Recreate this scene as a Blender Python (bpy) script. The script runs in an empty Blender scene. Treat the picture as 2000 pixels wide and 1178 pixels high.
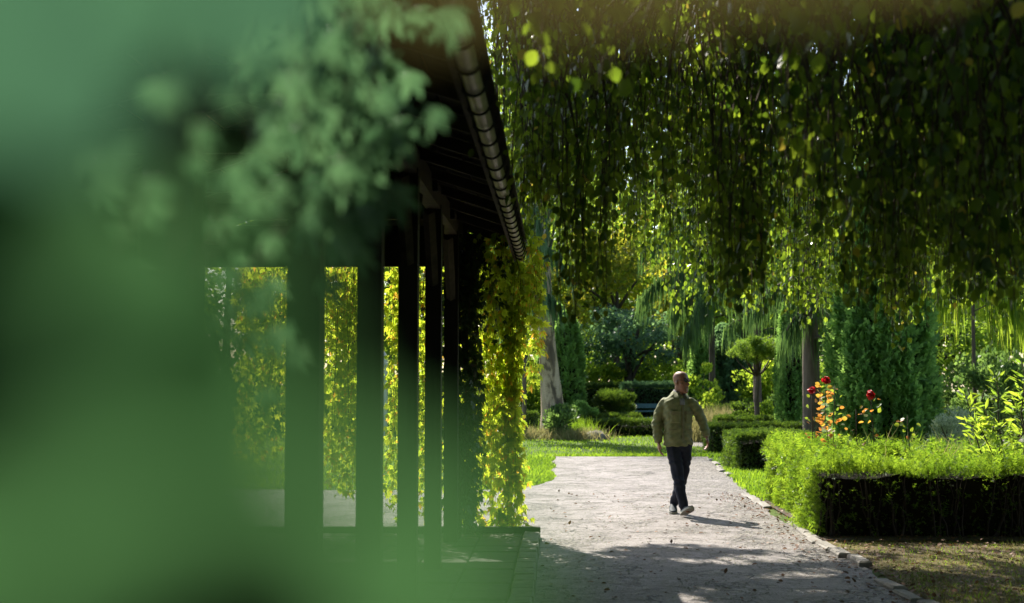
import bpy, math, random
import numpy as np
from mathutils import Vector, Matrix, Euler
R = math.radians
random.seed(7)
scene = bpy.context.scene
col = scene.collection

# ------------------------------------------------------------------ camera
FPX = 2778.0                       # focal length in photo pixels (50 mm on 36 mm, 2000 px)
YAW, PITCH = math.atan(85/FPX), math.atan(161/FPX)
EYE = Vector((0, 0, 1.6))
cam_d = bpy.data.cameras.new('camera'); cam_d.lens = 50.0; cam_d.sensor_width = 36.0
cam_d.clip_start = 0.01; cam_d.clip_end = 600
cam = bpy.data.objects.new('camera', cam_d); col.objects.link(cam)
cam.location = EYE; cam.rotation_euler = (R(90)+PITCH, 0, YAW)
cam_d.dof.use_dof = True; cam_d.dof.focus_distance = 17.6; cam_d.dof.aperture_fstop = 2.6
scene.camera = cam
CR = cam.rotation_euler.to_matrix()

# ------------------------------------------------------------------ sun, sky, exposure
SUN_DIR = Vector((-0.40, 0.92, 0)).normalized()          # horizontally, towards the sun
SUN_EL = R(45)
world = bpy.data.worlds.new('World'); scene.world = world; world.use_nodes = True
wn = world.node_tree; bgn = wn.nodes['Background']
sky = wn.nodes.new('ShaderNodeTexSky'); sky.sky_type = 'NISHITA'; sky.sun_disc = False
sky.sun_elevation = SUN_EL; sky.sun_rotation = math.atan2(SUN_DIR.x, SUN_DIR.y)
sky.air_density = 1.0; sky.dust_density = 1.2
wn.links.new(sky.outputs[0], bgn.inputs[0]); bgn.inputs[1].default_value = 0.125
sl = bpy.data.lights.new('sun', 'SUN'); sl.energy = 5.0; sl.angle = R(0.55); sl.color = (1.0, 0.94, 0.82)
so = bpy.data.objects.new('sun', sl); col.objects.link(so)
sv = Vector((SUN_DIR.x*math.cos(SUN_EL), SUN_DIR.y*math.cos(SUN_EL), math.sin(SUN_EL)))
so.rotation_euler = sv.to_track_quat('Z', 'Y').to_euler(); so.location = (0, 0, 30)
vs = scene.view_settings
vs.view_transform = 'Standard'; vs.look = 'None'; vs.exposure = 1.1; vs.gamma = 1.0; vs.use_curve_mapping = False
cy = scene.cycles
cy.use_denoising = True
try: cy.denoiser = 'OPENIMAGEDENOISE'
except Exception: pass
cy.max_bounces = 8; cy.diffuse_bounces = 4; cy.transmission_bounces = 6; cy.sample_clamp_indirect = 6.0

def W(px, py, Y):
    """world point on the line of sight through a photo pixel, at forward distance Y"""
    d = CR @ Vector(((px-1000)/FPX, (589-py)/FPX, -1)); return EYE + d*(Y/d.y)
CRn = np.array(CR); 
def project(P):
    q = (np.asarray(P)-np.array(EYE)) @ CRn
    z = np.maximum(-q[:, 2], 1e-4)
    return 1000+FPX*q[:, 0]/z, 589-FPX*q[:, 1]/z, np.where(q[:, 2] < 0, z, 1e9)

# ------------------------------------------------------------------ material helpers
class NT:
    def __init__(s, name):
        s.m = bpy.data.materials.new(name); s.m.use_nodes = True; s.t = s.m.node_tree; s.t.nodes.clear()
        s.out = s.t.nodes.new('ShaderNodeOutputMaterial')
    def n(s, typ, **kw):
        nd = s.t.nodes.new(typ)
        for k, v in kw.items():
            if k.startswith('i_'): 
                key = k[2:].replace('_', ' ')
                nd.inputs[key].default_value = v
            else: setattr(nd, k, v)
        return nd
    def l(s, a, b): s.t.links.new(a, b)
    def pos(s, scale=1.0):
        g = s.n('ShaderNodeNewGeometry'); mp = s.n('ShaderNodeMapping')
        mp.inputs['Scale'].default_value = (scale,)*3 if not isinstance(scale, tuple) else scale
        s.l(g.outputs['Position'], mp.inputs[0]); return mp.outputs[0]
    def noise(s, sc, detail=6, rough=.6, vec=None, dist=0.0):
        nd = s.n('ShaderNodeTexNoise'); nd.inputs['Scale'].default_value = sc; nd.inputs['Detail'].default_value = detail
        nd.inputs['Roughness'].default_value = rough; nd.inputs['Distortion'].default_value = dist
        s.l(vec if vec is not None else s.pos(), nd.inputs['Vector']); return nd.outputs['Fac']
    def ramp(s, fac, stops):
        r = s.n('ShaderNodeValToRGB'); e = r.color_ramp.elements
        while len(e) < len(stops): e.new(.5)
        for i, (p, c) in enumerate(stops):
            e[i].position = p; e[i].color = (*c, 1) if len(c) == 3 else c
        s.l(fac, r.inputs[0]); return r.outputs[0]
    def math(s, op, a, b=None, clamp=False):
        m = s.n('ShaderNodeMath', operation=op, use_clamp=clamp)
        for i, v in enumerate((a, b)):
            if v is None: continue
            if isinstance(v, (int, float)): m.inputs[i].default_value = v
            else: s.l(v, m.inputs[i])
        return m.outputs[0]
    def mix(s, fac, a, b, mode='MIX'):
        m = s.n('ShaderNodeMix', data_type='RGBA', blend_type=mode)
        for key, v in ((0, fac), (6, a), (7, b)):
            if isinstance(v, (int, float)): m.inputs[key].default_value = v
            elif isinstance(v, tuple): m.inputs[key].default_value = (*v, 1) if len(v) == 3 else v
            else: s.l(v, m.inputs[key])
        return m.outputs[2]
    def bump(s, h, strength=.5, dist=.01, prev=None):
        b = s.n('ShaderNodeBump'); b.inputs['Strength'].default_value = strength; b.inputs['Distance'].default_value = dist
        s.l(h, b.inputs['Height'])
        if prev is not None: s.l(prev, b.inputs['Normal'])
        return b.outputs[0]
    def pbr(s, color, rough=.6, normal=None, metal=0.0, spec=.5):
        p = s.n('ShaderNodeBsdfPrincipled')
        for key, v in (('Base Color', color), ('Roughness', rough), ('Metallic', metal), ('Specular IOR Level', spec)):
            if isinstance(v, tuple): p.inputs[key].default_value = (*v, 1) if len(v) == 3 else v
            elif isinstance(v, (int, float)): p.inputs[key].default_value = v
            else: s.l(v, p.inputs[key])
        if normal is not None: s.l(normal, p.inputs['Normal'])
        return p.outputs[0]
    def done(s, sh):
        s.l(sh, s.out.inputs['Surface']); return s.m

def leaf_mat(name, refl, trans, refl2=None, trans2=None, mixf=.5, rough=.42, spec=.45, patch=.0, odd=None, odd_at=.96):
    """leaf: glossy-ish reflecting side plus translucent light, varied from leaf to leaf"""
    t = NT(name); refl2 = refl2 or tuple(c*.55 for c in refl); trans2 = trans2 or tuple(c*.6 for c in trans)
    g = t.n('ShaderNodeNewGeometry'); oi = t.n('ShaderNodeObjectInfo')
    rnd = t.math('FRACT', t.math('ADD', g.outputs['Random Per Island'], oi.outputs['Random']))
    a = t.ramp(rnd, [(0, refl2), (.85, refl)]); b = t.ramp(rnd, [(0, trans2), (.9, trans)])
    if odd:
        k = t.math('GREATER_THAN', rnd, odd_at); a = t.mix(k, a, tuple(c*.6 for c in odd)); b = t.mix(k, b, odd)
    if patch > 0:
        nz = t.ramp(t.noise(patch, 2), [(.35, (.55,.62,.55)), (.65, (1.15,1.1,1))])
        a = t.mix(1.0, a, nz, 'MULTIPLY'); b = t.mix(1.0, b, nz, 'MULTIPLY')
    p = t.pbr(a, rough, spec=spec)
    tr = t.n('ShaderNodeBsdfTranslucent'); t.l(b, tr.inputs[0])
    mx = t.n('ShaderNodeMixShader'); mx.inputs[0].default_value = mixf
    t.l(p, mx.inputs[1]); t.l(tr.outputs[0], mx.inputs[2])
    return t.done(mx.outputs[0])

def simple(name, c1, c2, scale=8, rough=.75, bump=.4, bdist=.01, stretch=None, spec=.4, detail=7):
    t = NT(name); v = t.pos(stretch if stretch else 1.0)
    n1 = t.noise(scale, detail, .62, v); n2 = t.noise(scale*.17, 3, .5, v)
    c = t.ramp(t.math('ADD', t.math('MULTIPLY', n1, .6), t.math('MULTIPLY', n2, .4)), [(.3, c1), (.68, c2)])
    return t.done(t.pbr(c, rough, t.bump(n1, bump, bdist), spec=spec))

M = {}
M['beech'] = leaf_mat('beech_leaf', (.035,.07,.018), (.55,.74,.05), (.014,.032,.010), (.09,.20,.015), .45, .30, .5, odd=(.75,.6,.08), odd_at=.985)
M['creeper'] = leaf_mat('creeper_leaf', (.06,.11,.03), (.80,.86,.06), (.04,.09,.02), (.5,.68,.04), .62, .4, .4, odd=(.85,.50,.06), odd_at=.93)
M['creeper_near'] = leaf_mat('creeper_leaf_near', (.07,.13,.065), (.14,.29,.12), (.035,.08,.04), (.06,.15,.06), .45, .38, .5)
M['lens'] = None
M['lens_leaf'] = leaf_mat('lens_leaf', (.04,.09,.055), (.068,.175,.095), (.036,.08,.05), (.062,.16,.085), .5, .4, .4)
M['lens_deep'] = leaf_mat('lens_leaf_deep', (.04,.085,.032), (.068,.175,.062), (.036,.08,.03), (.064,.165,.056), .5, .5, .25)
M['ivy'] = leaf_mat('ivy_leaf', (.03,.055,.025), (.10,.18,.03), (.015,.03,.012), (.04,.08,.015), .35, .35, .45)
M['bright'] = leaf_mat('bright_tree_leaf', (.07,.12,.03), (.66,.82,.07), (.06,.12,.03), (.36,.56,.05), .6, .5, .3, patch=.9)
M['yellow'] = leaf_mat('yellowing_leaf', (.12,.14,.03), (.85,.75,.07), (.07,.12,.025), (.42,.55,.04), .58, .5, .3, patch=.8)
M['mid'] = leaf_mat('mid_green_leaf', (.07,.13,.035), (.58,.80,.08), (.06,.11,.035), (.30,.48,.055), .52, .5, .3, patch=.7)
M['dark'] = leaf_mat('dark_leaf', (.07,.13,.05), (.36,.56,.12), (.05,.10,.04), (.18,.32,.08), .45, .5, .35, patch=.7)
M['teal'] = leaf_mat('blue_green_leaf', (.09,.16,.09), (.34,.58,.22), (.07,.125,.085), (.18,.34,.14), .45, .45, .4, patch=.7)
M['needle'] = leaf_mat('weeping_needle', (.09,.16,.065), (.26,.44,.10), (.05,.10,.045), (.13,.25,.06), .45, .55, .3, patch=1.2)
M['thuja'] = leaf_mat('thuja_spray', (.14,.26,.08), (.45,.72,.14), (.08,.16,.05), (.22,.40,.08), .5, .55, .3, patch=0)
M['yew'] = leaf_mat('yew_shoot', (.085,.15,.025), (.50,.70,.05), (.035,.075,.015), (.20,.38,.025), .5, .42, .4, patch=1.3)
M['yew_dark'] = leaf_mat('clipped_hedge_leaf', (.06,.11,.028), (.26,.40,.035), (.02,.045,.014), (.09,.18,.02), .38, .45, .4, patch=1.3)
M['variegated'] = leaf_mat('white_variegated_leaf', (.42,.47,.32), (.5,.55,.33), (.18,.25,.12), (.25,.35,.15), .4, .5, .3)
M['grass'] = leaf_mat('grass_blade', (.11,.19,.025), (.48,.70,.04), (.06,.12,.018), (.26,.46,.03), .5, .45, .35, patch=.5)
M['dry_grass'] = leaf_mat('dry_grass_blade', (.24,.20,.08), (.40,.34,.12), (.08,.10,.03), (.16,.2,.05), .4, .6, .25, patch=1.2)
M['straw'] = leaf_mat('straw_blade', (.34,.28,.13), (.5,.42,.18), (.16,.17,.06), (.3,.32,.1), .4, .6, .25)
M['rose_leaf'] = leaf_mat('rose_leaf', (.12,.15,.03), (.55,.62,.05), (.05,.09,.02), (.25,.35,.03), .5, .4, .4, odd=(.8,.3,.05), odd_at=.6)
M['autumn_leaf'] = leaf_mat('orange_rose_leaf', (.35,.12,.03), (.85,.33,.06), (.2,.09,.02), (.75,.5,.06), .5, .45, .35)
M['petal'] = leaf_mat('red_petal', (.6,.008,.02), (.8,.012,.03), (.4,.004,.01), (.5,.008,.015), .35, .5, .3)
M['pink'] = leaf_mat('pink_petal', (.6,.2,.25), (.6,.2,.25), None, None, .35, .5, .3)
M['dead_leaf'] = leaf_mat('dead_leaf', (.22,.10,.045), (.2,.1,.03), (.08,.045,.025), (.08,.04,.02), .2, .6, .3)

M['bark'] = simple('dark_bark', (.02,.016,.012), (.09,.07,.05), 14, .9, 1.0, .02, (1,1,.25))
M['bark_grey'] = simple('grey_brown_bark', (.055,.04,.03), (.22,.16,.12), 16, .9, 1.0, .03, (1,1,.16))
M['twig'] = simple('twig_bark', (.03,.02,.012), (.10,.065,.04), 30, .8, .3, .005)
M['vine_wood'] = simple('vine_wood', (.02,.016,.012), (.075,.055,.04), 24, .9, .8, .01, (1,1,.3))
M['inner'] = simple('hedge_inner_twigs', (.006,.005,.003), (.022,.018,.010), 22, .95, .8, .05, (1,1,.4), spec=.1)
M['rock'] = simple('boulder', (.10,.09,.08), (.32,.30,.27), 6, .85, .7, .03)
M['kerb'] = simple('kerb_granite', (.12,.11,.095), (.34,.31,.275), 22, .8, .7, .01)
M['kerb_dark'] = simple('mossy_kerb', (.09,.095,.07), (.30,.29,.24), 12, .85, .7, .01)
M['paver'] = simple('old_paver', (.022,.02,.014), (.065,.058,.042), 9, .85, .6, .01)
M['timber'] = simple('stained_timber', (.010,.008,.006), (.035,.026,.018), 18, .7, .5, .004, (1,1,.08), spec=.3)
M['timber_rafter'] = simple('weathered_rafter', (.03,.022,.014), (.10,.075,.05), 16, .8, .5, .005, (.15,1,1))
M['board'] = simple('roof_board', (.018,.014,.010), (.06,.046,.03), 12, .85, .4, .004, (.1,1,1), spec=.2)
M['board_tan'] = simple('tan_gable_board', (.09,.07,.035), (.2,.155,.085), 12, .8, .4, .004, (.12,1,1))
M['tile'] = simple('clay_tile', (.10,.04,.022), (.24,.10,.055), 9, .8, .5, .006)
M['bench'] = simple('blue_bench_paint', (.045,.10,.13), (.075,.16,.19), 14, .5, .2, .002)
M['iron'] = simple('black_iron', (.012,.012,.012), (.03,.03,.03), 20, .6, .2, .002)
M['granite'] = simple('pale_granite', (.35,.34,.32), (.6,.58,.54), 30, .7, .3, .003)
M['soil'] = simple('bare_soil', (.035,.024,.014), (.10,.072,.045), 7, .95, .9, .03)

t = NT('birch_bark'); v = t.pos()
n_big = t.noise(2.2, 5, .6, t.pos((1.6,1.6,.5)), .6); n_f = t.noise(14, 8, .7, t.pos((.6,.6,3.0)))
cr = t.ramp(n_big, [(.40, (.56,.44,.30)), (.50, (.42,.32,.20)), (.54, (.17,.125,.075)), (.66, (.10,.075,.05))])
cr = t.mix(t.ramp(n_f, [(.58, (0,0,0)), (.68, (1,1,1))]), cr, (.10,.08,.06))
M['birch'] = t.done(t.pbr(cr, .75, t.bump(n_f, .7, .02, t.bump(n_big, .9, .06))))

t = NT('zinc_gutter'); n1 = t.noise(9, 6, .65, t.pos((1,.35,1)))
M['gutter'] = t.done(t.pbr(t.ramp(n1, [(.3, (.42,.38,.27)), (.7, (.72,.66,.50))]), .45, t.bump(n1, .15, .004), .15))

# worn asphalt path: grey binder, pale stones showing, cracks, gravelly patches
t = NT('worn_asphalt')
v1 = t.n('ShaderNodeTexVoronoi', i_Scale=70.0); t.l(t.pos(), v1.inputs['Vector'])
v2 = t.n('ShaderNodeTexVoronoi', i_Scale=24.0); t.l(t.pos(), v2.inputs['Vector'])
stone = t.ramp(v1.outputs['Distance'], [(.18, (1,1,1)), (.5, (0,0,0))])
big = t.noise(.8, 7, .62); mid = t.noise(5, 8, .7); fine = t.noise(60, 4, .7)
base = t.ramp(t.math('ADD', t.math('MULTIPLY', mid, .55), t.math('MULTIPLY', big, .45)), [(.36, (.125,.103,.090)), (.5, (.255,.218,.205)), (.62, (.35,.305,.295))])
base = t.mix(t.math('MULTIPLY', stone, .45), base, (.36,.335,.305))
sx = t.n('ShaderNodeSeparateXYZ'); t.l(t.pos(), sx.inputs[0])
edge = t.math('MULTIPLY', t.math('SUBTRACT', sx.outputs[0], 1.75), .12, True)
grav = t.ramp(t.math('ADD', t.noise(1.7, 8, .68, None, .4), edge), [(.51, (0,0,0)), (.60, (1,1,1))])
gcol = t.ramp(v2.outputs['Color'], [(.2, (.06,.05,.04)), (.6, (.22,.19,.155)), (.9, (.36,.33,.28))])
base = t.mix(t.math('MULTIPLY', grav, .75), base, gcol)
vc = t.n('ShaderNodeTexVoronoi', feature='DISTANCE_TO_EDGE', i_Scale=.75)
wv = t.n('ShaderNodeTexNoise', i_Scale=2.5, i_Detail=6.0); t.l(t.pos(), wv.inputs['Vector'])
wm = t.n('ShaderNodeVectorMath', operation='MULTIPLY_ADD'); t.l(wv.outputs['Color'], wm.inputs[0]); wm.inputs[1].default_value = (.7,.7,.7); t.l(t.pos(), wm.inputs[2])
t.l(wm.outputs[0], vc.inputs['Vector'])
v3 = t.n('ShaderNodeTexVoronoi', i_Scale=17.0); t.l(t.pos((1,.8,1)), v3.inputs['Vector'])
pit = t.math('MULTIPLY', t.ramp(v3.outputs['Distance'], [(.10, (1,1,1)), (.30, (0,0,0))]), t.ramp(t.noise(3.1, 6, .7), [(.46, (0,0,0)), (.56, (1,1,1))]))
base = t.mix(t.math('MULTIPLY', pit, .8), base, (.05,.042,.032))
base = t.mix(1.0, base, t.ramp(fine, [(.3, (.62,.62,.62)), (.62, (1.12,1.12,1.12))]), 'MULTIPLY')
crack = t.ramp(vc.outputs['Distance'], [(.004, (1,1,1)), (.016, (0,0,0))])
crack = t.math('MULTIPLY', crack, t.ramp(t.noise(1.1, 3), [(.45, (0,0,0)), (.6, (1,1,1))]))
base = t.mix(t.math('MULTIPLY', crack, .85), base, (.03,.026,.02))
h = t.math('ADD', t.math('MULTIPLY', stone, .5), t.math('MULTIPLY', mid, 2.2))
h = t.math('ADD', h, t.math('MULTIPLY', t.math('MULTIPLY', v2.outputs['Distance'], grav), 3.0))
h = t.math('SUBTRACT', h, t.math('MULTIPLY', crack, 3.0)); h = t.math('SUBTRACT', h, t.math('MULTIPLY', pit, 1.6)); h = t.math('ADD', h, t.math('MULTIPLY', fine, 1.0))
nb = t.bump(big, 1.0, .06, t.bump(h, 1.0, .013))
M['path'] = t.done(t.pbr(base, .6, nb, spec=.4))

def ground_mat(name, greens, patch_c, patch_lo, patch_hi):
    t = NT(name); n1 = t.noise(30, 8, .7); n2 = t.noise(.9, 6, .6)
    c = t.ramp(n1, [(.3, greens[0]), (.7, greens[1])])
    k = t.ramp(n2, [(patch_lo, (0,0,0)), (patch_hi, (1,1,1))])
    c = t.mix(k, c, t.ramp(n1, [(.3, patch_c[0]), (.7, patch_c[1])]))
    return t.done(t.pbr(c, .9, t.bump(n1, .9, .03), spec=.15))
M['lawn'] = ground_mat('lawn_ground', ((.05,.085,.015), (.12,.18,.03)), ((.09,.07,.03), (.2,.16,.07)), .6, .75)
M['dry_lawn'] = ground_mat('dry_lawn_ground', ((.08,.075,.02), (.26,.21,.085)), ((.05,.036,.02), (.17,.13,.075)), .42, .58)

# ------------------------------------------------------------------ object helpers
ORG = {}
def tag(o, label=None, cat=None, group=None, kind=None):
    if label: o['label'] = label
    if cat: o['category'] = cat
    if group: o['group'] = group
    if kind: o['kind'] = kind
    return o
def thing(name, loc, label, cat, group=None):
    o = bpy.data.objects.new(name, None); col.objects.link(o); o.location = loc; o.empty_display_size = .2
    ORG[o.name] = Vector(loc); return tag(o, label, cat, group)
def link_mesh(name, me, mat, parent=None, kind=None):
    o = bpy.data.objects.new(name, me); col.objects.link(o)
    if mat is not None and not me.materials: me.materials.append(mat)
    if parent is not None:
        o.parent = parent; ORG[o.name] = ORG[parent.name]
    else: ORG[o.name] = Vector((0,0,0))
    if kind: o['kind'] = kind
    return o
def np_mesh(name, V, F):
    """V (n,3) float, F (m,k) int"""
    V = np.ascontiguousarray(V, dtype=np.float32); F = np.ascontiguousarray(F, dtype=np.int32)
    me = bpy.data.meshes.new(name); k = F.shape[1]
    me.vertices.add(len(V)); me.vertices.foreach_set('co', V.ravel())
    me.loops.add(F.size); me.loops.foreach_set('vertex_index', F.ravel())
    me.polygons.add(len(F)); me.polygons.foreach_set('loop_start', np.arange(0, F.size, k, dtype=np.int32))
    try: me.polygons.foreach_set('loop_total', np.full(len(F), k, dtype=np.int32))
    except Exception: pass
    me.update(calc_edges=True); return me

class MB:
    def __init__(s): s.v = []; s.f = []
    def add(s, vs_, fs):
        o = len(s.v); s.v += [tuple(v) for v in vs_]; s.f += [tuple(i+o for i in f) for f in fs]; return s
    def box(s, c, sz, rot=None, jit=0, bev=0):
        x, y, z = (q/2 for q in sz); pts = []
        if bev <= 0:
            pts = [Vector((i*x, j*y, k*z)) for i in (-1,1) for j in (-1,1) for k in (-1,1)]
            fs = [(0,1,3,2),(4,6,7,5),(0,4,5,1),(2,3,7,6),(0,2,6,4),(1,5,7,3)]
        else:                                     # chamfered top
            pts = [Vector((i*x, j*y, -z)) for i,j in ((-1,-1),(1,-1),(1,1),(-1,1))]
            pts += [Vector((i*x, j*y, z-bev)) for i,j in ((-1,-1),(1,-1),(1,1),(-1,1))]
            pts += [Vector((i*(x-bev), j*(y-bev), z)) for i,j in ((-1,-1),(1,-1),(1,1),(-1,1))]
            fs = [(3,2,1,0)]+[(i,(i+1)%4,(i+1)%4+4,i+4) for i in range(4)]+[(i+4,(i+1)%4+4,(i+1)%4+8,i+8) for i in range(4)]+[(8,9,10,11)]
        if jit: pts = [p+Vector([random.uniform(-jit, jit) for _ in range(3)]) for p in pts]
        if rot: 
            m = Euler(rot).to_matrix(); pts = [m @ p for p in pts]
        c = Vector(c); return s.add([p+c for p in pts], fs)
    def tube(s, pts, radii, n=8, caps=True, flat=1.0):
        pts = [Vector(p) for p in pts]
        if isinstance(radii, (int, float)): radii = [radii]*len(pts)
        rings = []; ref = Vector((0,0,1)) if abs((pts[-1]-pts[0]).normalized().z) < .9 else Vector((1,0,0))
        for i, p in enumerate(pts):
            d = (pts[min(i+1, len(pts)-1)]-pts[max(i-1, 0)]).normalized()
            a = d.cross(ref); a = a.normalized() if a.length > 1e-5 else Vector((1,0,0)); b = a.cross(d).normalized()
            ref = -d.cross(a) if False else ref
            rings.append([p+(a*math.cos(2*math.pi*k/n)+b*flat*math.sin(2*math.pi*k/n))*radii[i] for k in range(n)])
        vs_ = [q for r in rings for q in r]
        fs = [(i*n+k, i*n+(k+1)%n, (i+1)*n+(k+1)%n, (i+1)*n+k) for i in range(len(pts)-1) for k in range(n)]
        if caps: fs += [tuple(range(n-1, -1, -1)), tuple((len(pts)-1)*n+k for k in range(n))]
        return s.add(vs_, fs)
    def build(s, name, mat, parent=None, smooth=False, kind=None):
        me = bpy.data.meshes.new(name); o = ORG[parent.name] if parent is not None else Vector((0,0,0))
        me.from_pydata([(a-o.x, b-o.y, c-o.z) for a,b,c in s.v], [], s.f); me.update()
        if smooth: me.polygons.foreach_set('use_smooth', [True]*len(me.polygons))
        return link_mesh(name, me, mat, parent, kind)

def nrm(a): return a/np.maximum(np.linalg.norm(a, axis=-1, keepdims=True), 1e-9)
def scatter(name, tpl, P, D, N, S, mat, parent=None, kind='stuff', wid=None):
    tv, tf = tpl; P = np.asarray(P, float)
    if parent is not None: P = P-np.array(ORG[parent.name])
    D = nrm(D); N = nrm(N-(N*D).sum(1, keepdims=True)*D); B = np.cross(D, N)
    S = np.broadcast_to(np.asarray(S, float), (len(P),)); wd = S if wid is None else np.broadcast_to(wid, (len(P),))
    V = P[:, None] + wd[:, None, None]*tv[None, :, 0:1]*B[:, None] + S[:, None, None]*(tv[None, :, 1:2]*D[:, None]+tv[None, :, 2:3]*N[:, None])
    F = tf[None]+(np.arange(len(P))*len(tv))[:, None, None]
    return link_mesh(name, np_mesh(name, V.reshape(-1, 3), F.reshape(-1, 3)), mat, parent, kind)
def tubes_np(paths, r0, r1, n=3):
    """paths (m,k,3) -> thin tapering twigs in one array mesh"""
    m, k, _ = paths.shape; a = np.arange(n)*2*np.pi/n
    rr = np.linspace(r0, r1, k)[None, :, None, None] if np.isscalar(r0) else (r0[:, None]*np.linspace(1, r1, k)[None])[:, :, None, None]
    d = nrm(np.gradient(paths, axis=1)); ref = np.where(np.abs(d[..., 2:3]) > .7, np.array([1., 0, 0]), np.array([0, 0, 1.]))
    u = nrm(np.cross(d, ref)); w = np.cross(d, u)
    V = paths[:, :, None] + rr*(np.cos(a)[None, None, :, None]*u[:, :, None]+np.sin(a)[None, None, :, None]*w[:, :, None])
    i = np.arange(k-1)[:, None]; j = np.arange(n)[None]
    q = np.stack([i*n+j, i*n+(j+1) % n, (i+1)*n+(j+1) % n, (i+1)*n+j], -1).reshape(-1, 4)
    F = q[None]+(np.arange(m)*k*n)[:, None, None]
    return V.reshape(-1, 3), F.reshape(-1, 4)
def twigs(name, paths, r0, r1, mat, parent, n=3, kind='stuff'):
    V, F = tubes_np(paths, r0, r1, n); V = V-np.array(ORG[parent.name])
    return link_mesh(name, np_mesh(name, V, F), mat, parent, kind)

# leaf templates: x across, y along, z along the leaf normal
def T(v, f): return np.array(v, float), np.array(f, int)
def fan(outline):       # folded leaf: base, left side points, tip (right side mirrored), both halves fanned from base
    L = outline; n = len(L)
    v = [(0,0,0)]+[(-a, b, c) for a,b,c in L]+[(0,1,-.03)]+[(a, b, c) for a,b,c in reversed(L)]
    f = [(0, i+1, i+2) for i in range(n)]+[(0, n+1+i, n+2+i) for i in range(n)]
    return T(v, f)
LEAF4 = fan([(.30,.28,.07), (.33,.62,.07)])
LEAF8 = fan([(.20,.10,.04), (.36,.30,.09), (.38,.55,.10), (.24,.80,.05)])
LEAFN = fan([(.13,.35,.05), (.11,.7,.03)])
LEAF2 = T([(0,0,0), (-.36,.5,.08), (0,1,0), (.36,.5,.08)], [(0,1,2), (0,2,3)])
def palmate(full):
    v, f = [], []; base = fan([(.05,.2,.03), (.14,.5,.06), (.08,.8,.02)]) if full else fan([(.2,.45,.05)])
    for ang, ln in ((-66,.6), (-34,.85), (0,1.0), (34,.85), (66,.6)):
        a = R(ang); o = len(v)
        for x,y,z in base[0]:
            x, y, z = x*ln, y*ln, z*ln+ -.12*ln*y
            v.append((x*math.cos(a)+y*math.sin(a), -x*math.sin(a)+y*math.cos(a), z))
        f += [tuple(i+o for i in q) for q in base[1]]
    return T(v, f)
PALM, PALM_HI = palmate(False), palmate(True)
def shoot(n, nl, wd, up=.55):
    v, f = [], []
    for i in range(n):
        y = .08+.8*i/n; l = nl*(1-.45*i/n)
        for s in (-1, 1):
            o = len(v); z = .12*((i % 3)-1)
            v += [(0, y-wd, 0), (0, y+wd, 0), (s*l, y+l*up, z)]; f.append((o, o+1, o+2))
    o = len(v); v += [(-.02,0,0), (.02,0,0), (0,1.05,.02)]; f.append((o, o+1, o+2))
    return T(v, f)
SHOOT = shoot(5, .27, .050); SHOOT_S = shoot(3, .34, .09)
SPRAY = T([(0,0,0), (-.42,.45,.05), (-.12,.42,0), (-.34,.85,.06), (0,.62,0), (0,1.05,-.05), (.34,.85,.06), (.12,.42,0), (.42,.45,.05)],
          [(0,1,2), (2,3,4), (0,2,4), (4,5,6), (0,4,7), (4,6,7), (0,7,8)])
BLADE = T([(-.5,0,0), (.5,0,0), (.32,.55,.10), (-.32,.55,.10), (0,1,.38)], [(0,1,2), (0,2,3), (3,2,4)])
STRIP = T([(-.5,0,0), (.5,0,0), (.42,.5,.03), (-.42,.5,.03), (0,1,0)], [(0,1,2), (0,2,3), (3,2,4)])
def single_mesh(name, tpl, mat):
    me = np_mesh(name, tpl[0], tpl[1]); me.materials.append(mat); return me
def single_leaves(me, P, D, N, S, parent, name='leaf', wid=None):
    D = nrm(D); N = nrm(N-(N*D).sum(1, keepdims=True)*D); B = np.cross(D, N); org = ORG[parent.name]
    for i in range(len(P)):
        o = bpy.data.objects.new(name, me); col.objects.link(o); o.parent = parent
        s = float(S[i]); b, d, n = Vector(B[i]), Vector(D[i]), Vector(N[i]); p = Vector(P[i])-org
        o.matrix_basis = Matrix(((b.x*s, d.x*s, n.x*s, p.x), (b.y*s, d.y*s, n.y*s, p.y), (b.z*s, d.z*s, n.z*s, p.z), (0,0,0,1)))
def split_largest(P, S, n, ymin=None):
    px, py, dist = project(P); a = S/dist
    a = np.where((px > 0) & (px < 2000) & (py > 0) & (py < 1178), a, 0)
    k = np.argsort(-a)[:n]; m = np.zeros(len(P), bool); m[k[a[k] > 0]] = True; return m

# ================================================================== SETTING: ground, path
def sheet(name, x0, x1, y0, y1, z, mat, nx=40, ny=40, amp=0.0, edge=0.0, kind='structure', seed=0):
    rng = np.random.default_rng(seed)
    gx, gy = np.meshgrid(np.linspace(x0, x1, nx+1), np.linspace(y0, y1, ny+1), indexing='ij')
    gz = np.full_like(gx, z)
    if edge:
        for k in range(3):
            f = rng.uniform(.6, 4.5); ph = rng.uniform(0, 6, 4)
            gx[0] += edge*.5*np.sin(gy[0]*f+ph[0]); gx[-1] += edge*.5*np.sin(gy[-1]*f+ph[1])
            gy[:, 0] += edge*.5*np.sin(gx[:, 0]*f+ph[2]); gy[:, -1] += edge*.5*np.sin(gx[:, -1]*f+ph[3])
    if amp:
        for k in range(6):
            f = rng.uniform(.3, 2.4, 2); ph = rng.uniform(0, 6); gz += amp/6*np.sin(gx*f[0]+gy*f[1]+ph)
    V = np.stack([gx, gy, gz], -1).reshape(-1, 3); n = ny+1
    i, j = np.meshgrid(np.arange(nx), np.arange(ny), indexing='ij'); a = (i*n+j).ravel()
    F = np.stack([a, a+n, a+n+1, a+1], -1)
    o = link_mesh(name, np_mesh(name, V, F), mat, None, kind)
    o.data.polygons.foreach_set('use_smooth', [True]*len(F)); return o
sheet('ground', -180, 180, -60, 320, -0.012, M['lawn'], 30, 30)
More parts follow.
